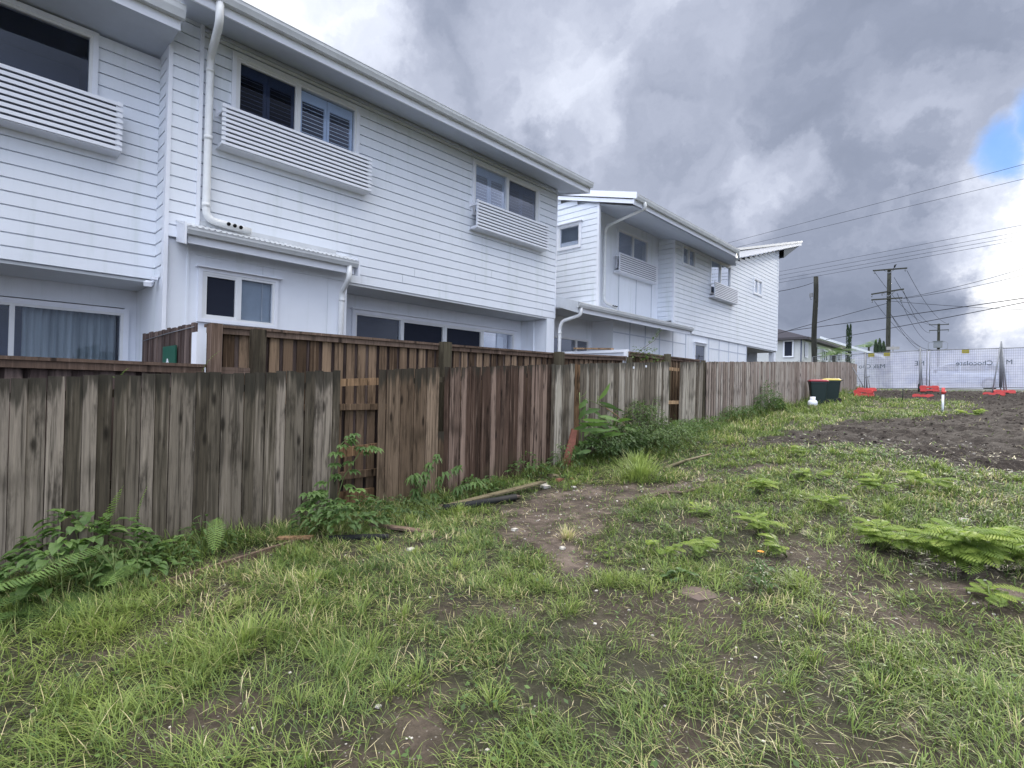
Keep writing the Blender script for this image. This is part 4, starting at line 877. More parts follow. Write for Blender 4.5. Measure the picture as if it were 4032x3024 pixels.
def foot_block(x, y, dz, rz, label):
    g_ = float(GN(x, y)); t = thing('fence_foot_block', (0, 0, 0), label, 'fence foot', 'red plastic fence feet')
    b = MB(); L_ = .34
    prof = [(-L_, .0), (-L_, .10), (-L_+.05, .14), (-.13, .14), (-.09, .115), (.09, .115), (.13, .14), (L_-.05, .14), (L_, .10), (L_, .0), (.14, .0), (.10, .03), (-.10, .03), (-.14, .0)]
    w2 = .115; pa = [(x_, -w2, z_) for x_, z_ in prof]; pb = [(x_, w2, z_) for x_, z_ in prof]; n = len(prof)
    b.add(pa+pb, [tuple(range(n)), tuple(range(2*n-1, n-1, -1))]+[(i, i+n, (i+1) % n+n, (i+1) % n) for i in range(n)]); build(b, 'block', M_RED, t)
    c_ = MB(); 
    for q in (-.17, 0, .17): c_.tube([(q, 0, .105), (q, 0, .142)], .03, 12)
    build(c_, 'socket', M_BINR, t)
    t.location = (x, y, g_+dz); t.rotation_euler = (0, 0, rz); return t
foot_block(-4.52, 26.2, 0, .08, 'red plastic fence foot, lowest of the stack left near the bins')
foot_block(-4.54, 26.2, .135, -.06, 'red plastic fence foot, middle of the stack left near the bins')
foot_block(-4.45, 26.25, .27, .12, 'red plastic fence foot, topmost of the stack left near the bins')
foot_block(-2.74, 30.4, 0, .02, 'red plastic fence foot, lower of the pair under the brace')
foot_block(-2.76, 30.4, .14, -.05, 'red plastic fence foot, upper of the pair under the brace')
foot_block(-2.62, 26.7, -.02, .1, 'red plastic fence foot lying alone on the soil in front of the brace pair')
foot_block(-.57, 29.2, 0, .03, 'red plastic fence foot lying alone on dark soil at the right')
foot_block(-.28, 30.7, 0, .3, 'red plastic fence foot half hidden under the splayed brace at the right')

# ------------------------------------------------------------------ car behind the banner
CAR = thing('parked_car', (-2.4, 39.2, 2.26), 'silver blue station wagon parked on the street behind the banner', 'car')
def car():
    cx, cy, z0 = -2.35, 39.2, float(G(0, 39))+.08
    side = [(-2.25, .35), (-2.28, .70), (-2.0, .92), (-1.15, 1.02), (-.45, 1.48), (.2, 1.56), (1.35, 1.52), (1.75, 1.40), (2.2, .98), (2.28, .60), (2.22, .35)]
    secs = [(-.86, .0), (-.90, .5), (-.80, .9)]
    b = MB(); pts = []
    for s in (-1, 1):
        for (x_, z_) in side:
            inset = 0 if z_ < 1.03 else (z_-1.03)*.38; pts.append((cx+x_, cy+s*(.90-inset), z0+z_))
    n = len(side); b.add(pts, [tuple(range(n-1, -1, -1)), tuple(range(n, 2*n))]+[(i, (i+1) % n, (i+1) % n+n, i+n) for i in range(n)]); build(b, 'body', simple('silver_blue_paint', (.42, .47, .58), .3, .5, .3, .03), CAR)
    gl = simple('car_glass', (.05, .06, .08), .15, .5)
    for s in (-1,):
        for pg in ([(-1.0, 1.06), (-.42, 1.42), (.15, 1.48), (.15, 1.06)], [(.24, 1.06), (.24, 1.48), (1.25, 1.44), (1.25, 1.06)], [(1.33, 1.06), (1.33, 1.44), (1.68, 1.33), (1.95, 1.06)]):
            w_ = MB(); w_.add([(cx+x_, cy+s*(.905-(z_-1.03)*.38), z0+z_) for x_, z_ in pg], [tuple(range(4))]); build(w_, 'car_window', gl, CAR)
    for x_ in (-1.4, 1.4):
        for s in (-1, 1):
            w_ = MB(); w_.tube([(cx+x_, cy+s*.72, z0+.33), (cx+x_, cy+s*.93, z0+.33)], .33, 22); ww = build(w_, 'wheel', M_RUB, CAR)
            w_ = MB(); w_.tube([(cx+x_, cy+s*.93, z0+.33), (cx+x_, cy+s*.945, z0+.33)], .2, 14); build(w_, 'rim', M_STEEL, ww)
    for s in (-.6, .6):
        h_ = MB(); h_.box(cx-2.29, cx-2.2, cy+s-.15, cy+s+.15, z0+.68, z0+.82); build(h_, 'headlight', M_TRIM, CAR)
    m_ = MB(); m_.box(cx-.95, cx-.80, cy-1.02, cy-.92, z0+1.02, z0+1.14); build(m_, 'mirror', M_BLACKP, CAR)
car()

# ------------------------------------------------------------------ grass
def blades(X, Y, Z, Lh, W, az, tilt, curve, v):
    """numpy batch of curved tapering blades -> verts (n,7,3)"""
    n = len(X); d = np.stack([np.cos(az), np.sin(az), np.zeros(n)], -1); s = np.stack([-np.sin(az), np.cos(az), np.zeros(n)], -1)
    P = np.stack([X, Y, Z], -1); pts = [P]; a_ = tilt.copy()
    for k_ in range(3):
        seg = (Lh/3)[:, None]*(d*np.sin(a_)[:, None]+np.array([0, 0, 1.])*np.cos(a_)[:, None]); pts.append(pts[-1]+seg); a_ = np.minimum(a_+curve, 2.0)
    w_ = W[:, None]*.5; o_ = []
    for k_, f_ in ((0, .8), (1, 1.0), (2, .7)): o_ += [pts[k_]-s*w_*f_, pts[k_]+s*w_*f_]
    o_.append(pts[3]); return np.stack(o_, 1), np.tile(np.array([0, 0, .33, .33, .66, .66, 1.0]), (n, 1)), np.repeat(v[:, None], 7, 1)
def blade_mesh(name, VV, H_, Vv, mat, parent=None):
    n = len(VV); b = np.arange(n)[:, None]*7
    Q = np.concatenate([b+np.array([[0, 1, 3, 2]]), b+np.array([[2, 3, 5, 4]])]); T_ = b+np.array([[4, 5, 6]])
    return fastmesh(name, VV.reshape(-1, 3), Q, mat, dict(h=H_, v=Vv), False, parent, T_)
def infrustum(X, Y, Z, mgn=1.42):
    P = np.stack([X, Y, Z-1.6], -1); z = P @ Fv; x = (P @ Rv)/np.maximum(z, .01); y = (P @ Uv)/np.maximum(z, .01)
    return (z > .3) & (np.abs(x) < .969*mgn+.1) & (y > -.727*mgn-.12)
def sample(n, x0, x1, y0, y1): return rng.uniform(x0, x1, n), rng.uniform(y0, y1, n)
def grassfield():
    VV = []; HH = []; CC = []
    for (y0, y1, dens) in ((-1.5, 4.5, 5200), (4.5, 8, 3000), (8, 13, 1500), (13, 20, 900), (20, 32, 420), (32, 37, 60)):
        x0, x1 = -5.66, 3.0; n = int(dens*(x1-x0)*(y1-y0)); X, Y = sample(n, x0, x1, y0, y1); Z = GN(X, Y)
        D = np.sqrt(X**2+Y**2); k_ = infrustum(X, Y, Z)
        X, Y, Z, D = X[k_], Y[k_], Z[k_], D[k_]
        dm = dirtm(X, Y); sm = soilm(X, Y); cl = fbm(X, Y, 2.2, 21); cl2 = fbm(X, Y, 6.5, 25)
        nf = np.clip((X+5.6)/.5, 0, 1)          # 0 at the fence
        p_ = (1-.96*dm)*(1-.985*sm)*np.clip(.22+2.6*(cl2-.40)+1.1*(cl-.44), .05, 1)
        keep_ = rng.random(len(X)) < p_; X, Y, Z, D, cl, cl2, nf, dm, sm = [q[keep_] for q in (X, Y, Z, D, cl, cl2, nf, dm, sm)]
        n = len(X); r1 = rng.random(n)
        hgt = (.042+.082*cl+.05*rng.random(n))*(1+.7*(1-nf)); far_ = np.clip((Y-8)/6, 0, 1)*np.clip((-3.6-X)/1.5, 0, 1)
        hgt *= 1+1.1*far_; hgt *= 1+.55*np.clip((-1.9-X)/.8, 0, 1)*np.clip((2.4-Y)/.8, 0, 1)
        hgt *= (1-.4*dm)
        runner = r1 < .10; hgt = np.where(runner, hgt*1.9+.04, hgt)
        Wd = (.0030+.0022*rng.random(n))*np.maximum(1, D/3.2)**.85; Wd = np.where(runner, Wd*.62, Wd)
        swirl = fbm(X, Y, 1.2, 33)*9
        az = np.where(rng.random(n) < .5, swirl+rng.normal(0, .8, n), rng.uniform(0, 2*pi, n))
        tilt = np.where(runner, rng.uniform(.9, 1.5, n), np.abs(rng.normal(.75, .40, n))); curve = rng.uniform(.05, .55, n)
        # colour: cool green on the track side, warmer where it is drying
        warm = fbm(X, Y, .85, 44); lw = np.clip((2.2-Y)/2.2, 0, 1)*.12
        v = .06+.46*rng.random(n)+.62*(warm-.5)+lw+.10*(cl-.5)
        dry = fbm(X, Y, 1.7, 55) > .62
        v = np.where(rng.random(n) < np.where(dry, .30, .06), rng.uniform(.78, 1.0, n), v)
        v = np.where(runner & (rng.random(n) < .35), rng.uniform(.60, .93, n), v)
        a_ = blades(X, Y, Z-.005, hgt, Wd, az, tilt, curve, np.clip(v, 0, 1)); VV.append(a_[0]); HH.append(a_[1]); CC.append(a_[2])
    # tussocks
    for i in range(130):
        tx, ty = rng.uniform(-5.4, 1.5), rng.uniform(.2, 11)
        if i < 50: tx, ty = rng.uniform(-5.2, -.3), rng.uniform(.4, 4)
        if dirtm(np.array([tx]), np.array([ty]))[0] > .4 or soilm(np.array([tx]), np.array([ty]))[0] > .3: continue
        n = 70; rr = np.abs(rng.normal(0, rng.uniform(.05, .12), n)); aa = rng.uniform(0, 2*pi, n); X = tx+rr*np.cos(aa); Y = ty+rr*np.sin(aa); Dd = math.hypot(tx, ty)
        hh = rng.uniform(.09, .19)
        a_ = blades(X, Y, GN(X, Y)-.01, hh*rng.uniform(.6, 1.1, n), np.full(n, .0048*max(1, Dd/3.5)), aa+rng.normal(0, .4, n), np.clip(rr*8+rng.normal(.15, .2, n), 0, 1.2), rng.uniform(.2, .5, n), np.clip(rng.normal(.5+.14*rng.random(), .12, n), 0, .85))
        VV.append(a_[0]); HH.append(a_[1]); CC.append(a_[2])
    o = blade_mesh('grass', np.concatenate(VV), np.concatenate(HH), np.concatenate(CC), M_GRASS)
    tag(o, 'patchy couch grass and straw covering the vacant block', 'grass', None, 'stuff')
    print('blades', sum(len(q) for q in VV))
grassfield()
def groundcover():
    n = 26000; X, Y = sample(n, -5.6, 2.5, -.5, 13); k_ = infrustum(X, Y, G(X, Y)); X, Y = X[k_], Y[k_]
    p_ = np.clip((fbm(X, Y, 1.9, 71)-.45)*5, .03, 1)*(1-.9*dirtm(X, Y))*(1-.97*soilm(X, Y)); k_ = rng.random(len(X)) < p_; X, Y = X[k_], Y[k_]; n = len(X)
    Z = GN(X, Y)+rng.uniform(.01, .06, n); sz = rng.uniform(.008, .02, n)*np.maximum(1, np.hypot(X, Y)/5); az = rng.uniform(0, 6.283, n); tl = rng.uniform(-.5, .5, n)
    d = np.stack([np.cos(az), np.sin(az), tl], -1)*sz[:, None]; s_ = np.stack([-np.sin(az), np.cos(az), rng.uniform(-.4, .4, n)], -1)*(sz*.6)[:, None]; P = np.stack([X, Y, Z], -1)
    V_ = np.stack([P-d, P+s_, P+d, P-s_], 1).reshape(-1, 3); Q_ = np.arange(n*4).reshape(-1, 4)
    tag(fastmesh('ground_cover', V_, Q_, F_BROAD, dict(v=np.repeat(rng.random(n), 4), h=np.full(n*4, .5))), 'tiny round leaved weeds mixed through the lawn', 'ground cover', None, 'stuff')
    n = 6000; X, Y = sample(n, -5.5, 2.5, -.5, 12); k_ = infrustum(X, Y, G(X, Y)); X, Y = X[k_], Y[k_]; n = len(X)
    a_ = blades(X, Y, GN(X, Y)+rng.uniform(.002, .03, n), rng.uniform(.04, .16, n), np.full(n, .003)*np.maximum(1, np.hypot(X, Y)/3.5), rng.uniform(0, 6.283, n), rng.uniform(1.35, 1.6, n), rng.uniform(-.05, .1, n), rng.uniform(.80, 1, n))
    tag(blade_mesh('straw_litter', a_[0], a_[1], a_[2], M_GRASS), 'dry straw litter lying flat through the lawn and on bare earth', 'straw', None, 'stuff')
groundcover()
def tuft(x, y, h_, r_, n, label, v0=.4, cat='grass tuft', wid=.006, name='grass_tuft', tl=1.0):
    rr = np.abs(rng.normal(0, r_*.35, n)); aa = rng.uniform(0, 2*pi, n); X = x+rr*np.cos(aa); Y = y+rr*np.sin(aa)
    z0_ = float(GN(x, y)); a_ = blades(X, Y, GN(X, Y)-.01, h_*rng.uniform(.45, 1.2, n), np.full(n, wid), aa+rng.normal(0, .5, n), np.clip(rr/r_*.9+rng.normal(.15, .25, n), 0, 1.3)*tl, rng.uniform(.15, .5, n), np.clip(rng.normal(v0, .12, n), 0, 1))
    V_ = a_[0]-np.array([x, y, z0_]); o = blade_mesh(name, V_, a_[1], a_[2], M_GRASS); o.location = (x, y, z0_); OFF[o.name] = (x, y, z0_); return tag(o, label, cat)
tuft(-3.98, 6.95, .34, .55, 420, 'large arching grass tuft at the far end of the bare trail', .55, wid=.011)
tuft(-4.35, 7.5, .34, .5, 380, 'tall grass tuft against the shrubby mound by the cane plant', .5, wid=.011)
tuft(-3.20, 4.22, .16, .14, 160, 'dead straw coloured grass clump on the bare trail', .93, name='straw_clump')
tuft(-3.35, 1.25, .17, .55, 330, 'bright green grass tuft in the left foreground lawn', .58)

# seed stalks by the ferns
t = thing('seed_grass', (-4.6, .75, 0), 'pale green flowering grass stalks rising in front of the left ferns', 'grass')
for (x_, y_, h_) in ((-4.50, .52, .42), (-4.42, .80, .40), (-4.62, .95, .36), (-4.35, .62, .34)):
    s = MB(); z_ = float(GN(x_, y_)); lx, ly = random.uniform(-.06, .06), random.uniform(-.05, .05)
    s.tube([(x_, y_, z_), (x_+lx*.5, y_+ly*.5, z_+h_*.6), (x_+lx, y_+ly, z_+h_)], [.0025, .002, .0015], 5)
    for q in range(5): a_ = q*1.3+random.random(); s.tube([(x_+lx*.7, y_+ly*.7, z_+h_*.72), (x_+lx+.07*cos(a_), y_+ly+.07*sin(a_), z_+h_*1.08)], [.002, .0012], 4)
    build(s, 'stalk', F_STEM, t)

# ------------------------------------------------------------------ leafy plants
def nrm(a): a = np.array(a, float); return a/max(np.linalg.norm(a), 1e-9)
def leaf(mb, P, d, L_, W_, v, droop=.35, fold=.15):
    P = np.array(P, float); d = nrm(d); s = np.cross(d, (0, 0, 1.)); 
    if np.linalg.norm(s) < .05: s = np.array([1., 0, 0])
    s = nrm(s); up = nrm(np.cross(s, d)); g_ = np.array([0, 0, -1.])
    m1 = P+d*L_*.3+up*L_*.03; m2 = P+d*L_*.68+g_*L_*droop*.35; tp_ = P+d*L_+g_*L_*droop
    w1 = s*W_*.5; f_ = up*W_*fold
    mb.add([P, m1-w1+f_, m1, m1+w1+f_, m2-w1*.8+f_, m2, m2+w1*.8+f_, tp_], [(0, 2, 1), (0, 3, 2), (1, 2, 5, 4), (2, 3, 6, 5), (4, 5, 7), (5, 6, 7)], v)
def frond(mb, P, az, L_, W_, rise, n=22, v=.5, tipv=None, curl=1.3, taper=True):
    P = np.array(P, float); d = np.array([cos(az), sin(az), 0]); a_ = rise; pos = P; pts = [P]; ds = []
    for i in range(n):
        dr = d*sin(a_)+np.array([0, 0, 1.])*cos(a_); ds.append(dr); pos = pos+dr*L_/n; pts.append(pos); a_ += curl/n
    s = np.array([-sin(az), cos(az), 0])
    for i in range(n):
        t_ = (i+1)/n; w_ = W_*(sin(pi*min(1, t_*.92+.10))**.6) if taper else W_
        up = nrm(np.cross(s, ds[i])); wd = L_/n*.40
        vv = v+.3*t_ if tipv is None else v+(tipv-v)*t_**2
        for sg in (-1, 1):
            Q_ = pts[i]+s*sg*.002; e_ = Q_+s*sg*w_+ds[i]*w_*.25-np.array([0, 0, w_*.22]); k_ = ds[i]*wd*.5
            mb.add([Q_-k_, Q_+k_, (Q_+e_)/2+k_*1.1+up*w_*.06, e_, (Q_+e_)/2-k_*1.1+up*w_*.06], [(0, 1, 2, 4), (4, 2, 3)], min(1, max(0, vv+random.uniform(-.1, .1))))
    for i in range(0, n, 4): j = min(i+4, n); mb.add([tuple(pts[i]-s*.0022), tuple(pts[i]+s*.0022), tuple(pts[j]+s*.0018), tuple(pts[j]-s*.0018)], [(0, 1, 2, 3)], .8)
def plant(name, x, y, label, cat, z=None, group=None): return thing(name, (x, y, float(GN(x, y)) if z is None else z), label, cat, group)
def gz(x, y): return float(GN(x, y))
# left ferns
t = plant('fern', -4.95, .45, 'large fern with low arching fronds at the left edge below the grey palings', 'fern')
for (x_, y_, az, L_, rs) in ((-4.75, .35, -.5, .62, .8), (-4.72, .42, -1.0, .66, .9), (-4.8, .30, -1.6, .60, .75), (-4.8, .5, .2, .5, .9), (-4.8, .2, -2.2, .5, .8), (-4.95, .45, -.6, .62, .7), (-4.9, .45, -1.2, .70, .8), (-4.95, .55, .3, .55, .9), (-5.0, .35, -1.9, .65, .85), (-5.0, .6, 1.0, .45, .8), (-5.0, .4, -.1, .6, 1.0), (-5.05, .3, -2.4, .5, .6), (-4.98, .5, -.9, .55, .45)):
    mb = MB(); frond(mb, (x_, y_, gz(x_, y_)), az, L_, .085, rs, 26, .3, .55); build(mb, 'frond', F_FERN, t)
t = plant('fern', -5.42, 1.15, 'fern with two upright fronds reaching up against the grey palings', 'fern')
for (x_, y_, az, L_, rs, cu, z_) in ((-5.30, .85, .9, .42, .10, .5, .34), (-5.28, 1.05, 1.2, .40, .05, .4, .34), (-5.30, .95, -1.4, .34, .5, 1.0, .25), (-5.25, 1.2, .4, .30, .6, 1.3, .15)):
    mb = MB(); frond(mb, (x_, y_, gz(x_, y_)+z_), az, L_, .085, rs, 18, .6, .95, cu); st = MB(); st.tube([(x_-.05, y_, gz(x_, y_)), (x_, y_, gz(x_, y_)+z_)], .004, 5); fr_ = build(mb, 'frond', F_FERN, t); build(st, 'stem', F_STEM, t)
for (x_, y_, az, L_, z_) in ((-4.95, .85, -.75, .80, .30), (-4.85, .62, -.95, .70, .24), (-4.75, .95, -.5, .55, .20), (-4.9, .45, -1.0, .6, .2)):
    mb = MB(); frond(mb, (x_, y_, gz(x_, y_)+z_), az, L_, .11, 1.25, 26, .45, .7, .6); build(mb, 'frond', F_FERN, t)
t = plant('fern', -5.1, 1.72, 'single yellow green fern frond drooping over the board edging', 'fern')
mb = MB(); frond(mb, (-5.10, 1.62, gz(-5.1, 1.6)+.36), -.35, .42, .085, 1.5, 20, .7, 1.0, 1.5); build(mb, 'frond', F_FERN, t)
s = MB(); s.tube([(-5.2, 1.68, gz(-5.1, 1.6)), (-5.10, 1.62, gz(-5.1, 1.6)+.36)], .004, 5); build(s, 'stem', F_STEM, t)
def bushy(t, x, y, rx, ry, h_, n, Ls, Ws, mat, vr=(.1, .8), stems=6, droop=.4, name='leaves', hollow=.5, zoff=0):
    mb = MB(); st = MB(); z0_ = gz(x, y)+zoff
    for i in range(stems):
        a_ = random.uniform(0, 2*pi); q = random.uniform(.3, .9); st.tube([(x, y, z0_-.03), (x+rx*q*cos(a_)*.5, y+ry*q*sin(a_)*.5, z0_+h_*.5), (x+rx*q*cos(a_), y+ry*q*sin(a_), z0_+h_*(.95-.3*q))], [.006, .004, .002], 5)
    for i in range(n):
        a_ = random.uniform(0, 2*pi); q = random.random()**.5; e = random.random()
        lump = .42+1.0*vnoise(np.array([x+q*cos(a_)*rx]), np.array([y+q*sin(a_)*ry]), 6.0, 3)[0]
        top = h_*math.sqrt(max(0, 1-q*q*.85))*lump; zz_ = top*(1-(1-hollow)*e*random.random())
        P = (x+rx*q*cos(a_), y+ry*q*sin(a_), z0_+max(.02, zz_)); d = (cos(a_)+random.uniform(-.7, .7), sin(a_)+random.uniform(-.7, .7), random.uniform(-.15, .7))
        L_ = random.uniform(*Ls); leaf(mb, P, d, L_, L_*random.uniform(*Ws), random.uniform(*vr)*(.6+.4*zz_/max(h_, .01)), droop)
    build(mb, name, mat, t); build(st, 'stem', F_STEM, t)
t = plant('broadleaf_weed', -5.25, .85, 'thick clump of oval leaved weeds between the ferns at lower left', 'weed')
bushy(t, -5.22, .70, .40, .52, .46, 260, (.08, .14), (.5, .7), F_BROAD, (.3, .95)); 
bushy(t, -4.95, 1.0, .30, .40, .26, 130, (.06, .11), (.5, .65), F_BROAD, (.3, .8), name='lower_leaves')
t = plant('small_weed', -5.30, 1.55, 'narrow leaved small weeds along the foot of the grey palings', 'weed')
bushy(t, -5.33, 1.60, .22, .35, .26, 130, (.05, .09), (.25, .4), F_BROAD, (.1, .6))
# vine like weed at the gap
def compound(mb, P, az, rad, v, n=5, wid=.42, tilt=-.1, droop=.5):
    for i in range(n):
        a_ = az+(i-(n-1)/2)*.55; leaf(mb, P, (cos(a_), sin(a_), tilt+.25), rad*(1-.12*abs(i-(n-1)/2)), rad*wid, v+random.uniform(-.1, .1), droop)
t = plant('climbing_weed', -5.42, 2.85, 'leafy weed climbing beside the broken gap in the old palings', 'weed')
mb = MB(); st = MB()
stems_ = [[(-5.40, 2.80, 0), (-5.45, 2.85, .45), (-5.42, 2.95, .85), (-5.3, 3.02, .98)], [(-5.40, 2.85, 0), (-5.40, 3.0, .5), (-5.35, 3.20, .82), (-5.3, 3.3, .80)], [(-5.38, 2.75, 0), (-5.3, 2.6, .35), (-5.2, 2.5, .42)]]
for sp_ in stems_:
    z0_ = gz(-5.4, 2.85); pth = [(a_, b_, c_+z0_) for a_, b_, c_ in sp_]; st.tube(pth, [.006]*(len(pth)-1)+[.003], 5)
    for j in range(len(pth)-1):
        for q in (.2, .5, .8, 1.0):
            P = np.array(pth[j])*(1-q)+np.array(pth[j+1])*q
            if P[2] < z0_+.15: continue
            a_ = random.uniform(-1.6, 1.2); compound(mb, P+np.array([cos(a_)*.05, sin(a_)*.05, .01]), a_, random.uniform(.10, .15), random.uniform(.35, .75))
for (x_, y_, z_, v_) in ((-5.15, 2.45, .28, .9), (-5.0, 2.80, .30, .75), (-5.05, 2.95, .42, 1.0), (-4.95, 2.62, .16, .6), (-4.95, 3.05, .18, .5), (-5.1, 2.6, .2, .55), (-4.9, 3.15, .12, .45)):
    compound(mb, (x_, y_, z_+.05), random.uniform(-1.3, .2), .15, v_-.1, 6, .55, .15, .35)
build(mb, 'leaves', F_BROAD, t); build(st, 'stem', F_STEM, t)
bushy(t, -5.02, 2.80, .42, .48, .34, 300, (.06, .12), (.35, .6), F_BROAD, (.1, .6), name='lower_leaves')
t = plant('creeping_weed', -5.3, 3.55, 'low dark green creeping weeds spreading out of the broken fence gap', 'weed')
bushy(t, -5.15, 3.65, .38, .50, .20, 380, (.04, .08), (.3, .5), F_VINE, (.1, .8))
t = plant('drooping_weed', -5.45, 4.3, 'drooping long leaved weed against the middle palings', 'weed')
mb = MB(); st = MB(); z0_ = gz(-5.45, 4.2)
for sp_ in ([(-5.45, 4.10, 0), (-5.42, 4.15, .4), (-5.38, 4.30, .62)], [(-5.42, 4.2, 0), (-5.36, 4.4, .38), (-5.25, 4.62, .46)], [(-5.42, 4.05, 0), (-5.38, 3.95, .3), (-5.3, 3.88, .42)], [(-5.4, 4.4, 0), (-5.25, 4.6, .2), (-5.15, 4.8, .24)]):
    pth = [(a_, b_, c_+z0_) for a_, b_, c_ in sp_]; st.tube(pth, [.006, .005, .002], 5)
    for j in range(2):
        for q in (.3, .5, .7, .85, 1.0):
            P = np.array(pth[j])*(1-q)+np.array(pth[j+1])*q; compound(mb, P, random.uniform(-1.8, 1.4), random.uniform(.09, .15), random.uniform(.3, .75), 3, .32, -.1, .8)
build(mb, 'leaves', F_BROAD, t); build(st, 'stem', F_STEM, t)
k_ = 0
for (x_, y_, r_, h_, lb) in ((-5.3, 5.0, .28, .26, 'low pale leaved weed at the foot of the brown palings'), (-5.4, 6.1, .32, .32, 'rounded small leaved weed where the boards lie against the brown palings'), (-5.35, 6.9, .30, .34, 'bluish green weed at the foot of the pale palings near the terracotta piece')):
    t = plant('small_weed', x_, y_, lb, 'weed'); bushy(t, x_, y_, r_, r_*1.3, h_, 200, (.04, .09), (.3, .6), F_VINE if k_ == 2 else F_BROAD, (.2, .8)); k_ += 1
# ginger like plant
t = plant('broadleaf_cane_plant', -5.38, 7.5, 'tall cane plant with long lance shaped leaves leaning on the pale palings', 'plant')
mb = MB(); st = MB()
def lance(mb, A, B, wd, v, side):
    A = np.array(A, float); B = np.array(B, float); d = B-A; L_ = np.linalg.norm(d); s_ = nrm(np.cross(d, side)); n_ = nrm(np.cross(s_, d)); K = [(0, .05), (.2, .75), (.45, 1.0), (.72, .72), (.9, .32), (1, 0)]
    pts = []
    for q, f_ in K: c_ = A+d*q+n_*L_*.10*sin(pi*q)*(-1 if n_[0] < 0 else 1)-np.array([0, 0, L_*.06*q*q]); pts += [tuple(c_-s_*wd*.5*f_+n_*wd*.10*f_), tuple(c_), tuple(c_+s_*wd*.5*f_+n_*wd*.10*f_)]
    mb.add(pts, [q for i in range(5) for q in ((i*3, i*3+1, i*3+4, i*3+3), (i*3+1, i*3+2, i*3+5, i*3+4))], v, None, True)
for (ya, za, yb, zb_, wd, v) in ((7.86, 1.42, 8.06, 1.77, .087, .9), (7.35, 1.49, 7.3, 1.61, .062, .95), (7.29, 1.29, 7.41, 1.45, .087, .6), (7.3, 1.1, 7.42, 1.35, .094, .5), (7.44, 1.19, 7.81, 1.3, .081, .4), (7.56, 1.3, 7.88, 1.09, .069, .6), (7.91, 1.4, 8.38, 1.29, .062, .35), (8.02, 1.33, 8.63, 1.25, .044, .3), (7.16, .94, 7.43, 1.04, .075, .4), (7.47, .8, 7.6, .97, .069, 1.0), (7.53, .79, 7.95, .68, .069, .6), (7.49, .71, 7.85, .64, .075, .5), (7.33, .74, 7.4, .62, .075, .6), (7.2, .67, 7.42, .45, .094, .45), (7.2, .62, 7.04, .43, .094, .35), (7.27, .56, 7.33, .38, .062, .25), (7.86, 1.06, 8.12, .94, .044, .5), (7.8, .92, 7.94, .81, .056, .35), (7.6, 1.37, 7.35, 1.46, .044, .5), (7.98, 1.03, 8.54, .91, .037, .6)):
    lance(mb, (-5.38+random.uniform(0, .04), ya, za), (-5.34+random.uniform(-.02, .14), yb, zb_), wd, v, (1, random.uniform(-.5, .1), random.uniform(-.2, .4)))
for q in range(46):
    y_ = random.uniform(7.15, 8.75); z_ = random.uniform(.45, 1.0 if y_ > 7.9 else 1.15); a_ = random.uniform(-.9, 3.6); L_ = random.uniform(.14, .30)
    lance(mb, (-5.34+random.uniform(0, .35), y_, z_), (-5.25+random.uniform(0, .5), y_+L_*cos(a_), z_+L_*sin(a_)*.8), random.uniform(.045, .085), random.uniform(.25, .85), (1, random.uniform(-.6, .3), random.uniform(-.3, .5)))
for pth in (((7.45, .38), (7.43, .84), (7.37, 1.3), (7.35, 1.56)), ((7.52, .40), (7.54, 1.46), (7.89, 1.37), (8.11, 1.31)), ((7.89, 1.37), (7.91, 1.51))): st.tube([(-5.38, a_, b_) for a_, b_ in pth], .009, 6)
build(mb, 'leaves', F_BROAD, t); build(st, 'cane', F_STEM, t)
st = MB(); st.tube([(-5.30, 8.05, 1.29), (-5.26, 8.36, 1.15), (-5.22, 8.6, .97), (-5.15, 9.12, .78)], .008, 6); build(st, 'broken_cane', W_RAIL, t)
t = plant('bushy_weed_mound', -5.2, 8.35, 'dense dark mound of shrubby weeds behind the cane plant', 'shrub')
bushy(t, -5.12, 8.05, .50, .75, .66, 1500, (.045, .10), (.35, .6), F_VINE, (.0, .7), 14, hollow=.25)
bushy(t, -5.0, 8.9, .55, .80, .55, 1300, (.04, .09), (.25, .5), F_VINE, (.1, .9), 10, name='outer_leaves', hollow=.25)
bushy(t, -5.28, 8.5, .20, .5, .84, 260, (.06, .13), (.12, .3), W_DRIFT, (.2, .9), 10, name='dead_leaves', hollow=.4)
for (x_, y_, rx, ry, h_, n_) in ((-4.75, 9.5, .65, .9, .50, 1300), (-5.2, 10.2, .45, .8, .45, 800)):
    t = plant('bushy_weed_mound', x_, y_, 'low spreading green weed mound %s' % ('in front of the pale palings' if y_ < 9.9 else 'at the foot of the palings left of the dark gap'), 'shrub')
    bushy(t, x_, y_, rx, ry, h_, n_, (.04, .09), (.25, .5), F_VINE, (.2, 1.0), 8, hollow=.3)
t = plant('wispy_shrub', -5.4, 10.0, 'wispy grey green shrub rising against the pale palings left of the dark gap', 'shrub')
bushy(t, -5.36, 9.6, .26, .75, 1.10, 900, (.06, .12), (.25, .4), F_VINE, (.3, .9), 14, hollow=.35)
t = plant('wispy_shrub', -5.4, 17.3, 'bushy green shrub growing against the far batten fence', 'shrub')
bushy(t, -5.35, 17.0, .30, .95, .80, 900, (.07, .13), (.25, .45), F_BROAD, (.1, .7), 12, hollow=.2)
t = plant('creeping_weed', -5.3, 12.0, 'strip of bright knee high weeds along the foot of the fence past the gap', 'weed')
bushy(t, -5.25, 11.9, .38, 1.6, .32, 1200, (.05, .11), (.2, .4), F_BROAD, (.2, .9), 10, hollow=.3)
t = plant('creeping_weed', -5.3, 15.0, 'ragged low weeds along the foot of the far batten fence', 'weed')
bushy(t, -5.35, 15.2, .28, 1.9, .34, 900, (.06, .12), (.2, .4), F_BROAD, (.2, .8), 10, hollow=.3)
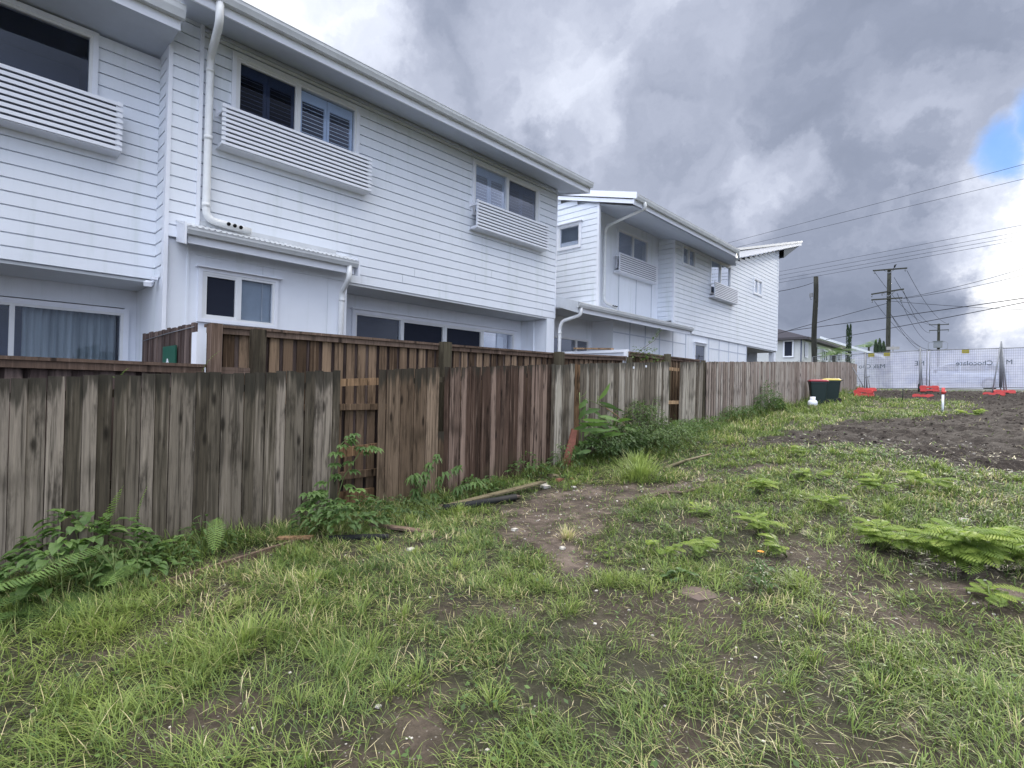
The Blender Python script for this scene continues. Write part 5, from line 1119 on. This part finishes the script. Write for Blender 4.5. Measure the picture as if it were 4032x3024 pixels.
# climber over the brown fence
t = plant('climber', -5.9, 10.3, 'leafy climber spilling over the top of the brown capped fence', 'climber', 2.2)
mb = MB(); st = MB(); st.tube([(-5.9, 9.95, 2.3), (-5.85, 10.3, 2.55), (-5.8, 10.7, 2.75), (-5.8, 11.0, 3.02)], [.006, .005, .004, .002], 5)
for i in range(110): y_ = random.uniform(9.9, 11.0); P = (-5.88+random.uniform(-.05, .15), y_, 2.25+random.random()*.32*(1 if y_ < 10.8 else .6)); a_ = random.uniform(0, 6.3); leaf(mb, P, (cos(a_), sin(a_), random.uniform(-.3, .6)), random.uniform(.05, .10), .04, random.uniform(.2, .9))
for q in range(14): f_ = q/13; P = (-5.82, 10.5+.5*f_, 2.65+.37*f_); leaf(mb, P, (random.uniform(-1, 1), random.uniform(-1, 1), .4), .09, .045, random.uniform(.3, .8))
build(mb, 'leaves', F_VINE, t); build(st, 'stem', F_BARK, t)
for (y_, x_, h_, lb) in ((.98, -5.66, .14, 'tiny fern sprouting from the top edge of the grey palings'), (1.66, -5.80, .34, 'small fern growing up beside the white post strip')):
    t = thing('small_fern', (x_, y_, 1.6), lb, 'fern'); mb = MB(); frond(mb, (x_, y_, 1.60 if h_ < .2 else 1.66), 1.2, h_, .035, .2, 14, .5, .8, .9); frond(mb, (x_, y_, 1.60), -1.5, h_*.7, .035, .7, 12, .4, .7); build(mb, 'frond', F_FERN, t)
# feathery bright plants
def feathery(x, y, r_, h_, nf, label, seed):
    random.seed(seed); t = plant('feathery_plant', x, y, label, 'plant', None, 'bright feathery leaved weeds'); z0_ = gz(x, y); mb = MB(); st = MB()
    nst = max(3, nf//7)
    for s_ in range(nst):
        a0 = random.uniform(0, 6.28); q = random.uniform(.15, 1.0)*r_*.6; ex, ey = x+q*cos(a0), y+q*sin(a0)*1.0; hh = h_*random.uniform(.55, 1.0)
        st.tube([(x, y, z0_), (x+(ex-x)*.6, y+(ey-y)*.6, z0_+hh*.6), (ex, ey, z0_+hh)], [.006, .005, .003], 5)
        for i in range(nf//nst+1):
            az = a0+random.uniform(-1.9, 1.9); L_ = min(r_*random.uniform(.40, .85), random.uniform(.13, .26)*(1 if r_ < .5 else 1.25)); q2 = random.uniform(.45, 1.0); P = (x+(ex-x)*q2, y+(ey-y)*q2, z0_+hh*q2)
            v_ = random.uniform(.15, .55)+.35*q2-.1
            # bipinnate leaf: paired feathery leaflets held flat
            n = 13; d = np.array([cos(az), sin(az), 0]); s = np.array([-sin(az), cos(az), 0]); pos = np.array(P, float); a_ = random.uniform(.85, 1.35)
            for j in range(n):
                dr = d*sin(a_)+np.array([0, 0, 1.])*cos(a_); nx_ = pos+dr*L_/n; a_ += .085; tt = j/(n-1); lw_ = L_*.36*(sin(pi*(tt*.75+.2)))
                for sg in (-1, 1):
                    ax = nrm(s*sg+dr*.55-np.array([0, 0, .12])); pw = L_/n*.36
                    mb.add([pos, pos+ax*lw_*.3+dr*pw-np.array([0, 0, .004]), pos+ax*lw_*.85+dr*pw*.9-np.array([0, 0, lw_*.10]), pos+ax*lw_-np.array([0, 0, lw_*.16]), pos+ax*lw_*.85-dr*pw*.9-np.array([0, 0, lw_*.10]), pos+ax*lw_*.3-dr*pw-np.array([0, 0, .004])], [(0, 1, 2, 3, 4, 5)], min(1, max(0, v_+random.uniform(-.12, .12))))
                pos = nx_
    build(mb, 'leaves', F_FEATH, t); build(st, 'stem', F_STEM, t)
feathery(-.28, 5.75, .56, .36, 150, 'largest bright feathery leaved plant at the right edge', 1)
feathery(.15, 6.05, .50, .32, 80, 'feathery plant cut by the right edge of the picture behind the largest one', 2)
feathery(-.85, 5.80, .40, .24, 70, 'spreading feathery plant just left of the largest one', 3)
feathery(-2.05, 4.70, .22, .20, 30, 'small feathery plant low in the middle of the lawn', 4)
feathery(-2.30, 4.45, .20, .16, 22, 'small feathery plant left of its twin in the middle lawn', 5)
feathery(-1.85, 5.65, .28, .18, 30, 'flat feathery plant with pale tips in the middle lawn', 6)
feathery(-2.55, 5.75, .20, .14, 14, 'single flat feathery sprig near the end of the dead branch', 7)
feathery(-2.40, 7.10, .34, .22, 34, 'bushy feathery plant behind the dead branch', 8)
feathery(-2.05, 8.30, .36, .15, 26, 'low feathery plant between the trail and the dark soil', 9)
feathery(-2.55, 9.9, .30, .18, 16, 'small distant feathery plant close to the left tip of the dark soil', 10)
feathery(-1.15, 7.9, .32, .24, 30, 'feathery plant with two rounded tops behind the right lawn', 11)
feathery(-.70, 8.4, .34, .26, 32, 'feathery plant with fanned leaves nearest the dark soil at right', 12)
feathery(-.10, 5.05, .30, .12, 12, 'low feathery sprig in the shade below the largest plant', 13)
feathery(-2.62, 4.05, .12, .12, 8, 'tiny feathery seedling at the edge of the bare trail', 14)
feathery(-1.55, 6.9, .26, .18, 22, 'feathery plant alone between the middle lawn and the two topped one', 16)
feathery(-1.45, 5.15, .22, .16, 18, 'low feathery sprig left of the spreading plant', 17)
feathery(.35, 8.9, .40, .22, 30, 'feathery plant at the far right edge next to the dark soil', 18)
feathery(-.75, 18.9, .55, .16, 24, 'yellow green feathery patch beyond the white survey stake', 15)
random.seed(99)
t = plant('flowering_weed', -1.35, 4.15, 'upright weed with a single orange flower in the right lawn', 'weed')
bushy(t, -1.35, 4.15, .08, .08, .30, 70, (.04, .08), (.3, .5), F_BROAD, (.1, .6), 3, hollow=.1)
fl = MB(); z_ = gz(-1.35, 4.15)+.31
for q in range(9): leaf(fl, (-1.35, 4.15, z_), (cos(q*.7), sin(q*.7), .3), .03, .014, .5, .2)
build(fl, 'flower', simple('orange_petal', (.75, .30, .04), .6), t)
t = plant('small_weed', -1.75, 3.95, 'low rosette of dark broad leaves in the lawn near the flat slab', 'weed'); bushy(t, -1.9, 4.0, .10, .10, .08, 22, (.06, .09), (.5, .6), F_BROAD, (.2, .7), 2)

# ------------------------------------------------------------------ debris
def board(name, a, b, wd, ht, mat, label, cat='board', v=.5):
    A = (a[0], a[1], gz(*a[:2])+a[2]); B = (b[0], b[1], gz(*b[:2])+b[2]); o_ = ((A[0]+B[0])/2, (A[1]+B[1])/2, (A[2]+B[2])/2)
    mb = MB(); mb.obox(A, B, wd, ht, v); return tag(build(mb, name, mat, None, o_), label, cat)
board('loose_paling', (-5.02, 3.95, .03), (-4.80, 5.75, .10), .11, .02, W_DRIFT, 'long mossy loose paling lying at an angle in the weeds below the brown palings')
board('loose_paling', (-4.95, 4.35, .02), (-4.75, 5.2, .03), .10, .02, W_NEWG, 'dark loose paling beside the black pipe')
board('split_board', (-4.95, 3.08, .04), (-4.28, 3.42, .02), .09, .022, W_CAP, 'brown split board with pale broken ends lying below the gap weeds')
board('edging_board', (-4.62, .75, -.015), (-5.02, 2.35, .0), .03, .11, W_CAP, 'long brown edging board half buried in grass along the left weeds')
board('split_board', (-5.15, 2.18, .06), (-4.92, 2.42, .06), .08, .02, W_RAIL, 'short splintered orange brown board at the base of the grey palings')
s = MB(); p_ = [(-4.92, 4.05, gz(-4.9, 4.05)+.05), (-4.83, 4.5, gz(-4.8, 4.5)+.05), (-4.68, 5.05, gz(-4.7, 5.05)+.05)]; s.tube(p_, .045, 10); tag(build(s, 'black_pipe', M_BLACKP, None, p_[1]), 'black plastic pipe lying beside the loose palings', 'pipe')
s = MB(); p_ = [(-4.85, 2.55, gz(-4.85, 2.55)+.02), (-4.6, 2.9, gz(-4.6, 2.9)+.025), (-4.5, 3.0, gz(-4.5, 3)+.02)]; s.tube(p_, .035, 8); tag(build(s, 'black_pipe', M_BLACKP, None, p_[1]), 'short black pipe piece below the gap weeds', 'pipe')
t = plant('dead_branch', -3.1, 6.3, 'forked dead branch lying at the edge of the bare trail', 'branch')
br_ = MB(); z_ = gz(-3.1, 6.3)
br_.tube([(-3.30, 6.05, z_+.02), (-3.22, 6.30, z_+.07), (-3.10, 6.55, z_+.05), (-3.02, 6.95, z_+.09), (-2.95, 7.25, z_+.06)], [.010, .018, .020, .016, .008], 7)
br_.tube([(-3.20, 6.3, z_+.07), (-3.10, 6.15, z_+.05), (-2.98, 6.02, z_+.0)], [.016, .014, .008], 7); br_.tube([(-3.1, 6.55, z_+.05), (-3.18, 6.75, z_+.12)], [.010, .004], 6); br_.tube([(-3.30, 6.3, z_+.0), (-3.24, 6.22, z_+.06), (-3.2, 6.28, z_+.07)], [.006, .008, .008], 6)
build(br_, 'branch', F_BARK, t)
s = MB(); p_ = [(-3.98, 7.75, gz(-3.98, 7.75)+.03), (-3.95, 8.4, gz(-3.9, 8.4)+.05), (-3.80, 9.05, gz(-3.8, 9.05)+.07)]; s.tube(p_, [.028, .022, .016], 7); tag(build(s, 'fallen_stick', W_DRIFT, None, p_[1]), 'straight fallen stick beyond the large grass tuft', 'stick')
tc_ = MB(); tc_.add([(-5.48, 7.05, gz(-5.4, 7.1)), (-5.40, 7.22, gz(-5.4, 7.1)), (-5.52, 7.50, gz(-5.4, 7.1)+.60), (-5.56, 7.42, gz(-5.4, 7.1)+.62), (-5.51, 7.05, gz(-5.4, 7.1)), (-5.44, 7.24, gz(-5.4, 7.1)), (-5.55, 7.51, gz(-5.4, 7.1)+.60), (-5.59, 7.43, gz(-5.4, 7.1)+.62)], [(0, 1, 2, 3), (7, 6, 5, 4), (0, 4, 5, 1), (1, 5, 6, 2), (2, 6, 7, 3), (3, 7, 4, 0)])
tag(build(tc_, 'terracotta_shard', M_TERRA, None, (-5.5, 7.2, gz(-5.4, 7.1))), 'tall terracotta shard leaning on the pale palings beside the cane plant', 'shard')
def rock(mb, x, y, z, r_):
    vs = []; z += r_*.12
    for i in range(8): vs.append((x+r_*(1 if i & 1 else -1)*random.uniform(.5, 1), y+r_*(1 if i & 2 else -1)*random.uniform(.5, 1), z+r_*.55*(1 if i & 4 else -.4)*random.uniform(.6, 1)))
    mb.add(vs, [(0, 2, 3, 1), (4, 5, 7, 6), (0, 1, 5, 4), (1, 3, 7, 5), (3, 2, 6, 7), (2, 0, 4, 6)], random.random())
sl2 = MB(); sl2.add([(-1.80, 3.74, gz(-1.68, 3.8)+.008), (-1.62, 3.70, gz(-1.68, 3.8)+.006), (-1.53, 3.86, gz(-1.68, 3.8)+.014), (-1.67, 3.94, gz(-1.68, 3.8)+.02), (-1.80, 3.88, gz(-1.68, 3.8)+.018), (-1.80, 3.74, -.05), (-1.62, 3.70, -.05), (-1.53, 3.86, -.05), (-1.67, 3.94, -.05), (-1.80, 3.88, -.05)], [(0, 1, 2, 3, 4), (0, 5, 6, 1), (1, 6, 7, 2), (2, 7, 8, 3), (3, 8, 9, 4), (4, 9, 5, 0)]); tag(build(sl2, 'flat_slab', simple('pinkish_slab', (.13, .10, .088), .9, .1, 0, .2, 12), None, (-1.68, 3.8, gz(-1.65, 3.8))), 'flat pinkish brown slab lying in the right lawn', 'slab')
i = 0
for (x_, y_, r_, m_, lb) in ((-4.95, 5.95, .05, M_STONE, 'white rubble lump nearest the brown palings'), (-4.80, 5.80, .06, M_STONE, 'pale grey rubble lump at the edge of the bare trail'), (-4.90, 6.25, .06, M_TERRA, 'broken red brick lump among the white rubble'), (-4.78, 6.40, .04, M_TERRA, 'small orange brick chip right of the rubble'), (-5.1, 6.35, .09, W_DRIFT, 'weathered timber offcut behind the rubble'), (-4.45, 6.0, .035, M_STONE, 'bright white stone alone on the bare trail'), (-3.75, 4.05, .035, M_STONE, 'white stone below the bare trail'), (-3.05, 3.95, .028, M_STONE, 'flat white stone in the middle of the bare ground'), (-4.05, 2.95, .035, M_STONE, 'white stone by the small dirt patch'), (-2.22, 1.45, .016, M_STONE, 'torn white scrap on the foreground dirt patch'), (-.35, 7.2, .05, M_STONE, 'white stone in the grass at the right edge')):
    s = MB(); rock(s, x_, y_, gz(x_, y_)+r_*.2, r_); tag(build(s, 'rubble_lump', m_, None, (x_, y_, gz(x_, y_))), lb, 'rubble')
pb = MB(); cnt = 0
while cnt < 1500:
    x_, y_ = random.uniform(-5.4, 1), random.uniform(.3, 13); dmx = dirtm(np.array([x_]), np.array([y_]))[0]+.6*soilm(np.array([x_]), np.array([y_]))[0]
    if random.random() < .10+.9*dmx: rock(pb, x_, y_, gz(x_, y_), (.002+.008*random.random()**2.2)*(1+y_/14)); cnt += 1
tag(build(pb, 'pebbles', M_STONE), 'scattered pale pebbles and crumbs over bare soil', 'pebbles', None, 'stuff')
ck = MB(); cnt = 0
while cnt < 4200:
    x_, y_ = random.uniform(-5.4, 6), random.uniform(9, 31)
    if random.random() < soilm(np.array([x_]), np.array([y_]))[0]: rock(ck, x_, y_, gz(x_, y_), .008+.032*random.random()**2.5); cnt += 1
tag(build(ck, 'soil_clods', simple('dark_clod', (.062, .050, .045), .95, .1, 0, .4, 25)), 'dark turned clods over the scraped soil', 'soil clods', None, 'stuff')

# ------------------------------------------------------------------ beyond the block
NB = thing('neighbour_house', (-13, 48, 2), 'two storey cream rendered house with dark tiled hip roof beyond the fence', 'house')
M_CREAM = simple('cream_render', (.56, .57, .55), .85, .2, 0, .05); 
mt = newmat('dark_roof_tiles'); c = objc(); wv = N('ShaderNodeTexWave', wave_type='BANDS', bands_direction='Z'); L(c, wv.inputs[0]); wv.inputs['Scale'].default_value = 4.2; wv.inputs['Distortion'].default_value = .4
wv2 = N('ShaderNodeTexWave', wave_type='BANDS', bands_direction='X'); L(c, wv2.inputs[0]); wv2.inputs['Scale'].default_value = 1.6
k = MIX(MATH('MULTIPLY', wv.outputs['Fac'], .6), (.035, .035, .045), (.11, .105, .12)); k = MIX(MATH('MULTIPLY', wv2.outputs['Fac'], .35), k, (.05, .045, .055)); out(PB(k, .95, .05)); M_TILE = mt
nw = MB(); nw.box(-22, -11.9, 45, 58.2, 1.6, 6.05); build(nw, 'wall', M_CREAM, NB)
nr = MB(); ex0, ex1, ey0, ey1, ze, zr = -22.6, -11.35, 44.5, 58.8, 6.05, 8.0
nr.add([(ex0, ey0, ze), (ex1, ey0, ze), (ex1, ey1, ze), (ex0, ey1, ze), (ex0+5.5, ey0+5.2, zr), (ex1-5.5, ey0+5.2, zr), (ex1-5.5, ey1-5.2, zr), (ex0+5.5, ey1-5.2, zr)], [(0, 1, 5, 4), (1, 2, 6, 5), (2, 3, 7, 6), (3, 0, 4, 7), (4, 5, 6, 7)]); build(nr, 'roof', M_TILE, NB)
nf_ = MB(); nf_.box(ex0, ex1, ey0-.02, ey0+.1, ze-.16, ze+.02); nf_.box(ex1-.1, ex1+.02, ey0+.1, ey1, ze-.16, ze+.02); nf_.box(ex0, ex1-.1, ey0+.1, ey1, ze-.15, ze-.12); build(nf_, 'eave', simple('dark_eave', (.06, .055, .06), .6), NB)
window(NB, TY(44.95), -13.18, -12.50, 4.59, 5.85, [(-13.18, -12.50, 'screen')], .04)
for k2, (a_, b_, c_, d_) in enumerate(((45.75, 46.35, 4.6, 5.75), (49.3, 49.9, 4.6, 5.6), (51.2, 52.5, 4.6, 5.5), (53.7, 55.2, 4.7, 5.5), (56.2, 57.3, 4.8, 5.5))): window(NB, TX(-11.85), a_, b_, c_, d_, [(a_, (a_+b_)/2, 'screen'), ((a_+b_)/2, b_, 'screen')], .04)
s = MB(); s.tube([(-11.93, 44.95, 1.6), (-11.93, 44.95, 6.0)], .04, 8); build(s, 'downpipe', M_DARK, NB)
s = MB(); s.tube([(-17, 50, 7.9), (-17, 50, 8.6)], .02, 6); build(s, 'aerial', M_STEEL, NB)
PH = thing('distant_house', (-17, 72, 2.2), 'pale low gabled house far behind the palms', 'house')
s = MB(); s.box(-20, -11.0, 66, 80, 2, 5.6); build(s, 'wall', M_CREAM, PH)
s = MB(); s.add([(-21, 65.4, 7.7), (-15.5, 65.4, 7.9), (-9.4, 65.4, 5.5), (-9.4, 81, 5.5), (-15.5, 81, 7.9), (-21, 81, 7.7), (-9.4, 65.4, 5.75), (-15.5, 65.4, 8.15)], [(1, 2, 3, 4), (0, 1, 4, 5), (2, 6, 7, 1)]); build(s, 'roof', M_ROOF, PH)
PT = thing('carport', (-10.3, 35.5, 2), 'small white flat roofed porch seen through the undercroft of the second house', 'porch')
s = MB(); s.box(-12.6, -10.7, 31, 33.5, 4.12, 4.22); build(s, 'roof', M_TRIM, PT); s = MB(); s.box(-11.8, -11.68, 31.5, 31.62, 1.8, 4.12); build(s, 'post', M_TRIM, PT)
# poles
def polet(x, y, zt, r0, r1, label, wob=0.0):
    t = thing('power_pole', (x, y, float(G(x, y))), label, 'power pole'); s = MB(); n = 10; zb = float(G(x, y))-.5
    s.tube([(x+wob*sin(i*.9), y, zb+(zt-zb)*i/n) for i in range(n+1)], [r0+(r1-r0)*i/n for i in range(n+1)], 14, random.random()); build(s, 'pole', W_POLE, t); return t
t = polet(-8.82, 36, 8.84, .16, .13, 'short crooked timber pole without crossarms behind the fence', .035)
s = MB(); s.box(-9.12, -8.95, 35.85, 35.98, 7.62, 7.86); build(s, 'meter_box', M_STEEL, t)
s = MB(); s.tube([(-9.08, 35.9, 7.6), (-9.04, 35.9, 7.45), (-8.95, 35.9, 7.5)], .012, 6); build(s, 'cable_loop', M_BLACKP, t)
k55 = 55/36
def P36(x, z, k_): return (x*k_, 36*k_, 1.6+(z-1.6)*k_)
t = polet(-5.125*k55, 55, 1.6+(8.81-1.6)*k55, .19, .145, 'tall timber power pole with three crossarms')
def arm(t, xa, za, xb, zb_, k_, ins=4, up=1, name='crossarm'):
    A = P36(xa, za, k_); B = P36(xb, zb_, k_); s = MB(); s.obox((A[0], A[1]-.18, A[2]), (B[0], B[1]-.18, B[2]), .10, .11); ob = build(s, name, W_POLE, t)
    for i in range(ins):
        q = (i+.06)/(ins-1+.12) if ins > 1 else .5; P = np.array(A)*(1-q)+np.array(B)*q; s = MB(); zz_ = P[2]+.06*up; s.tube([(P[0], P[1]-.18, zz_), (P[0], P[1]-.18, zz_+.10*up), (P[0], P[1]-.18, zz_+.2*up)], [.03, .05, .035], 8); build(s, 'insulator', M_STEEL, ob)
arm(t, -5.88, 8.79, -4.30, 8.66+.06, k55, 2, -1); arm(t, -5.94, 7.45, -4.43, 7.58, k55, 4, -1); arm(t, -5.93, 7.13, -4.49, 7.10, k55, 3, -1)
bb = MB()
for (a_, b_) in (((-5.13, 8.55), (-5.35, 8.73)), ((-5.13, 8.55), (-4.9, 8.70)), ((-5.13, 7.25), (-5.4, 7.47)), ((-5.13, 7.25), (-4.85, 7.5))): A = P36(*a_, k55); B = P36(*b_, k55); bb.obox((A[0], A[1]-.17, A[2]), (B[0], B[1]-.17, B[2]), .02, .05)
build(bb, 'fascia' if 0 else 'arm_brace', M_STEEL, t)
bird = thing('perched_bird', P36(-4.87, 8.82, k55), 'small dark bird perched on the top crossarm of the tall pole', 'bird')
P = P36(-4.87, 8.83, k55); s = MB(); s.tube([(P[0], P[1]-.18, P[2]-.02), (P[0]+.01, P[1]-.18, P[2]+.10), (P[0]+.04, P[1]-.18, P[2]+.2), (P[0]+.10, P[1]-.18, P[2]+.22), (P[0]+.16, P[1]-.18, P[2]+.21)], [.03, .075, .06, .045, .01], 8); s.obox((P[0]-.02, P[1]-.18, P[2]+.05), (P[0]-.10, P[1]-.18, P[2]-.10), .05, .02); build(s, 'body', M_BLACKP, bird)
k100 = 100/36
t = polet(-2.915*k100, 100, 1.6+(5.57-1.6)*k100, .22, .16, 'distant power pole carrying a transformer behind the mesh fence')
arm(t, -3.31, 5.53, -2.49, 5.50, k100, 3, 1); arm(t, -3.31, 5.23, -2.49, 5.22, k100, 3, -1); arm(t, -3.36, 4.16, -2.42, 4.17, k100, 2, -1)
A = P36(-3.14, 4.61, k100); B = P36(-2.71, 4.28, k100); s = MB(); s.box(A[0]+.1, B[0]-.1, 99.2, 99.8, B[2], A[2]); s.box(A[0], B[0], 99.1, 99.9, A[2], A[2]+.06)
build(s, 'transformer', M_STEEL, t)
for sg, x0_ in ((-1, A[0]), (1, B[0])): s = MB(); s.tube([(x0_, 99.5, A[2]-.1), (x0_+sg*.25, 99.5, A[2]-.02), (x0_+sg*.55, 99.5, A[2]-.3), (x0_+sg*.5, 99.5, B[2]-.15), (x0_+sg*.1, 99.5, B[2]-.3)], .035, 6); build(s, 'cable_loop', M_STEEL, t)
SG = thing('street_sign', (-6.05, 45, 2.1), 'street name sign post seen behind the mesh fence', 'sign')
s = MB(); s.tube([(-5.99, 44, 1.9), (-5.99, 44, 5.15)], .04, 8); build(s, 'post', M_STEEL, SG)
s = MB(); s.box(-6.35, -5.62, 43.95, 43.98, 4.85, 5.05); build(s, 'blade', M_CONC, SG)
s = MB(); s.box(-5.99, -5.60, 43.9, 43.93, 4.58, 4.66); build(s, 'blade', M_STEEL, SG)
# wires
def wire(name, a, b, label, r_=.014, sag=.25, cat='cable', ext=0.0, n=16):
    A = np.array(a, float); B = np.array(b, float); B = A+(B-A)*(1+ext); s = MB()
    s.tube([tuple(A*(1-i/n)+B*(i/n)-np.array([0, 0, sag*4*(i/n)*(1-i/n)])) for i in range(n+1)], r_, 5); return tag(build(s, name, M_WIRE, None, tuple(A)), label, cat)
wire('overhead_cable', (-34, 49.2, 14.3), (.28, 38.12, 14.0), 'uppermost thin wire rising from behind the second house roof', .012, .1, ext=.6)
wire('overhead_cable', (-34, 48.6, 13.8), (.30, 39.0, 13.5), 'second thin wire from the top above the second house roof', .012, .1, ext=.6)
for i, (a_, b_) in enumerate((((-12.97, 42.86, 11.0), (-1.58, 39.47, 11.0)), ((-13.1, 43.32, 10.8), (.33, 39.55, 10.8)), ((-12.95, 42.84, 10.4), (.33, 38.72, 10.4)), ((-12.72, 42.07, 10.0), (.32, 37.85, 10.0)))):
    A = np.array(a_); B = np.array(b_); A2 = A-(B-A)*.8
    wire('overhead_cable', A2, B, ('topmost', 'second', 'third', 'lowest')[i]+' of the four parallel wires crossing above the short crooked pole', .011, .08, ext=.7)
wire('overhead_cable', (-17.59, 57.86, 8.0), (.42, 45.23, 8.0), 'thick cable passing just in front of the tall pole', .028, .12, ext=.5)
wire('overhead_cable', (-14.6, 64.08, 7.6), (.41, 44.24, 7.6), 'thick lower cable passing below the other at the tall pole', .026, .12, ext=.5)
wire('overhead_cable', (-8.55, 28.2, 6.76), (-8.95, 36.0, 8.5), 'service wire from the second house corner to the short crooked pole', .014, .05)
wire('overhead_cable', (-7.9, 54.8, 9.64), (-14, 33, 4.2), 'stay wire slanting down left from the tall pole', .022, .0)
A = P36(-4.49, 7.1, k55); wire('overhead_cable', A, (6.0, 50.0, 12.6), 'wire leaving the lower crossarm towards the right', .018, .5); wire('overhead_cable', (A[0], A[1]+.3, A[2]), (7.0, 50.0, 12.0), 'second wire leaving the lower crossarm towards the right', .018, .5)
wire('overhead_cable', P36(-5.1, 7.0, k55), (10, 62.0, 8.2), 'cable sagging from the tall pole collar to the right edge', .018, .3)
for i, ((xa, za), (xb, zb_)) in enumerate((((-5.80, 8.70), (-3.30, 5.55)), ((-4.32, 8.60), (-2.55, 5.55)), ((-4.9, 8.3), (-2.9, 5.3)), ((-4.45, 7.45), (-3.28, 5.1)), ((-4.75, 7.40), (-3.30, 4.6)), ((-5.8, 7.05), (-3.3, 4.2)), ((-5.05, 6.3), (-3.2, 4.2)), ((-5.05, 6.3), (-3.4, 4.1)))):
    wire('overhead_cable', P36(xa, za, k55), P36(xb, zb_, k100), ('outer left upper', 'outer right upper', 'middle upper', 'right of the second crossarm', 'centre of the second crossarm', 'left lower', 'upper of the low pair', 'lower of the low pair')[i]+' wire running back to the transformer pole', .016, .9)
# street light on the cable
# trees beyond
def cypress(x, y, zb, zt, r_, label, twin=False):
    t = thing('cypress_tree', (x, y, zb), label, 'tree', 'slender cypress trees'); mb = MB(); n = 1500
    for i in range(n):
        q = random.random()**.8; z_ = zb+(zt-zb)*q; rr = r_*(1-q)**.55*(.75+.4*random.random())*(1+.15*sin(q*17))
        a_ = random.uniform(0, 6.28); ox = (.16 if twin and i % 2 else -.1 if twin else 0)*q
        leaf(mb, (x+ox+rr*cos(a_), y+rr*sin(a_), z_), (cos(a_)*.3, sin(a_)*.3, 1), random.uniform(.12, .28), .05, random.random(), 0, 0)
    for i in range(6): mb.tube([(x+(.16 if twin and i % 2 else 0), y, zt-.5), (x+(.16 if twin and i % 2 else 0)+random.uniform(-.02, .02), y, zt+random.uniform(-.2, .15))], [.05, .01], 5, .3)
    build(mb, 'crown', F_DARK, t); s = MB(); s.tube([(x, y, zb-1), (x, y, zb+(zt-zb)*.5)], .08, 8); build(s, 'trunk', W_POLE, t)
cypress(-11.73, 60, 3.0, 8.5, .24, 'single slender cypress beside the short crooked pole', True)
kc = 70/36
for (x_, z_, lb) in ((-5.70, 4.78, 'left of the three small cypresses beside the tall pole'), (-5.52, 4.84, 'middle and tallest of the three small cypresses beside the tall pole'), (-5.33, 4.67, 'right of the three small cypresses touching the tall pole')): P = P36(x_, z_, kc); cypress(P[0], P[1], 3.2, P[2], .36, lb)
def palm(x, y, zc, L_, n, label, trunk=True):
    t = thing('palm_tree', (x, y, float(G(x, y))), label, 'tree'); 
    s = MB(); s.tube([(x, y, float(G(x, y))-.2), (x+.05, y, zc)], [.14, .10], 10); build(s, 'trunk', W_POLE, t)
    for i in range(n):
        mb = MB(); az = i*2.4+random.uniform(-.3, .3); frond(mb, (x, y, zc), az, L_*random.uniform(.8, 1.1), L_*.20, random.uniform(.5, 1.2), 20, .35, .6, 1.5); build(mb, 'frond', F_FERN, t)
palm(-9.1, 42, 4.45, 1.7, 11, 'feathery garden palm in front of the cream house')
P = P36(-5.80, 4.45, kc); palm(P[0]-.5, P[1], P[2], 2.2, 9, 'distant palm left of the three small cypresses')
hg = MB()
HD = thing('hedge', (-9, 40.5, 2), 'low ragged garden hedge beyond the end of the timber fence', 'hedge')
mb = MB()
for i in range(1500): a_ = random.uniform(0, 6.3); leaf(mb, (random.uniform(-10.6, -6.4), random.uniform(36.2, 37.0), random.uniform(2.0, 3.55+.25*sin(i))), (cos(a_), sin(a_), .5), .16, .09, random.random())
build(mb, 'leaves', F_DARK, HD)
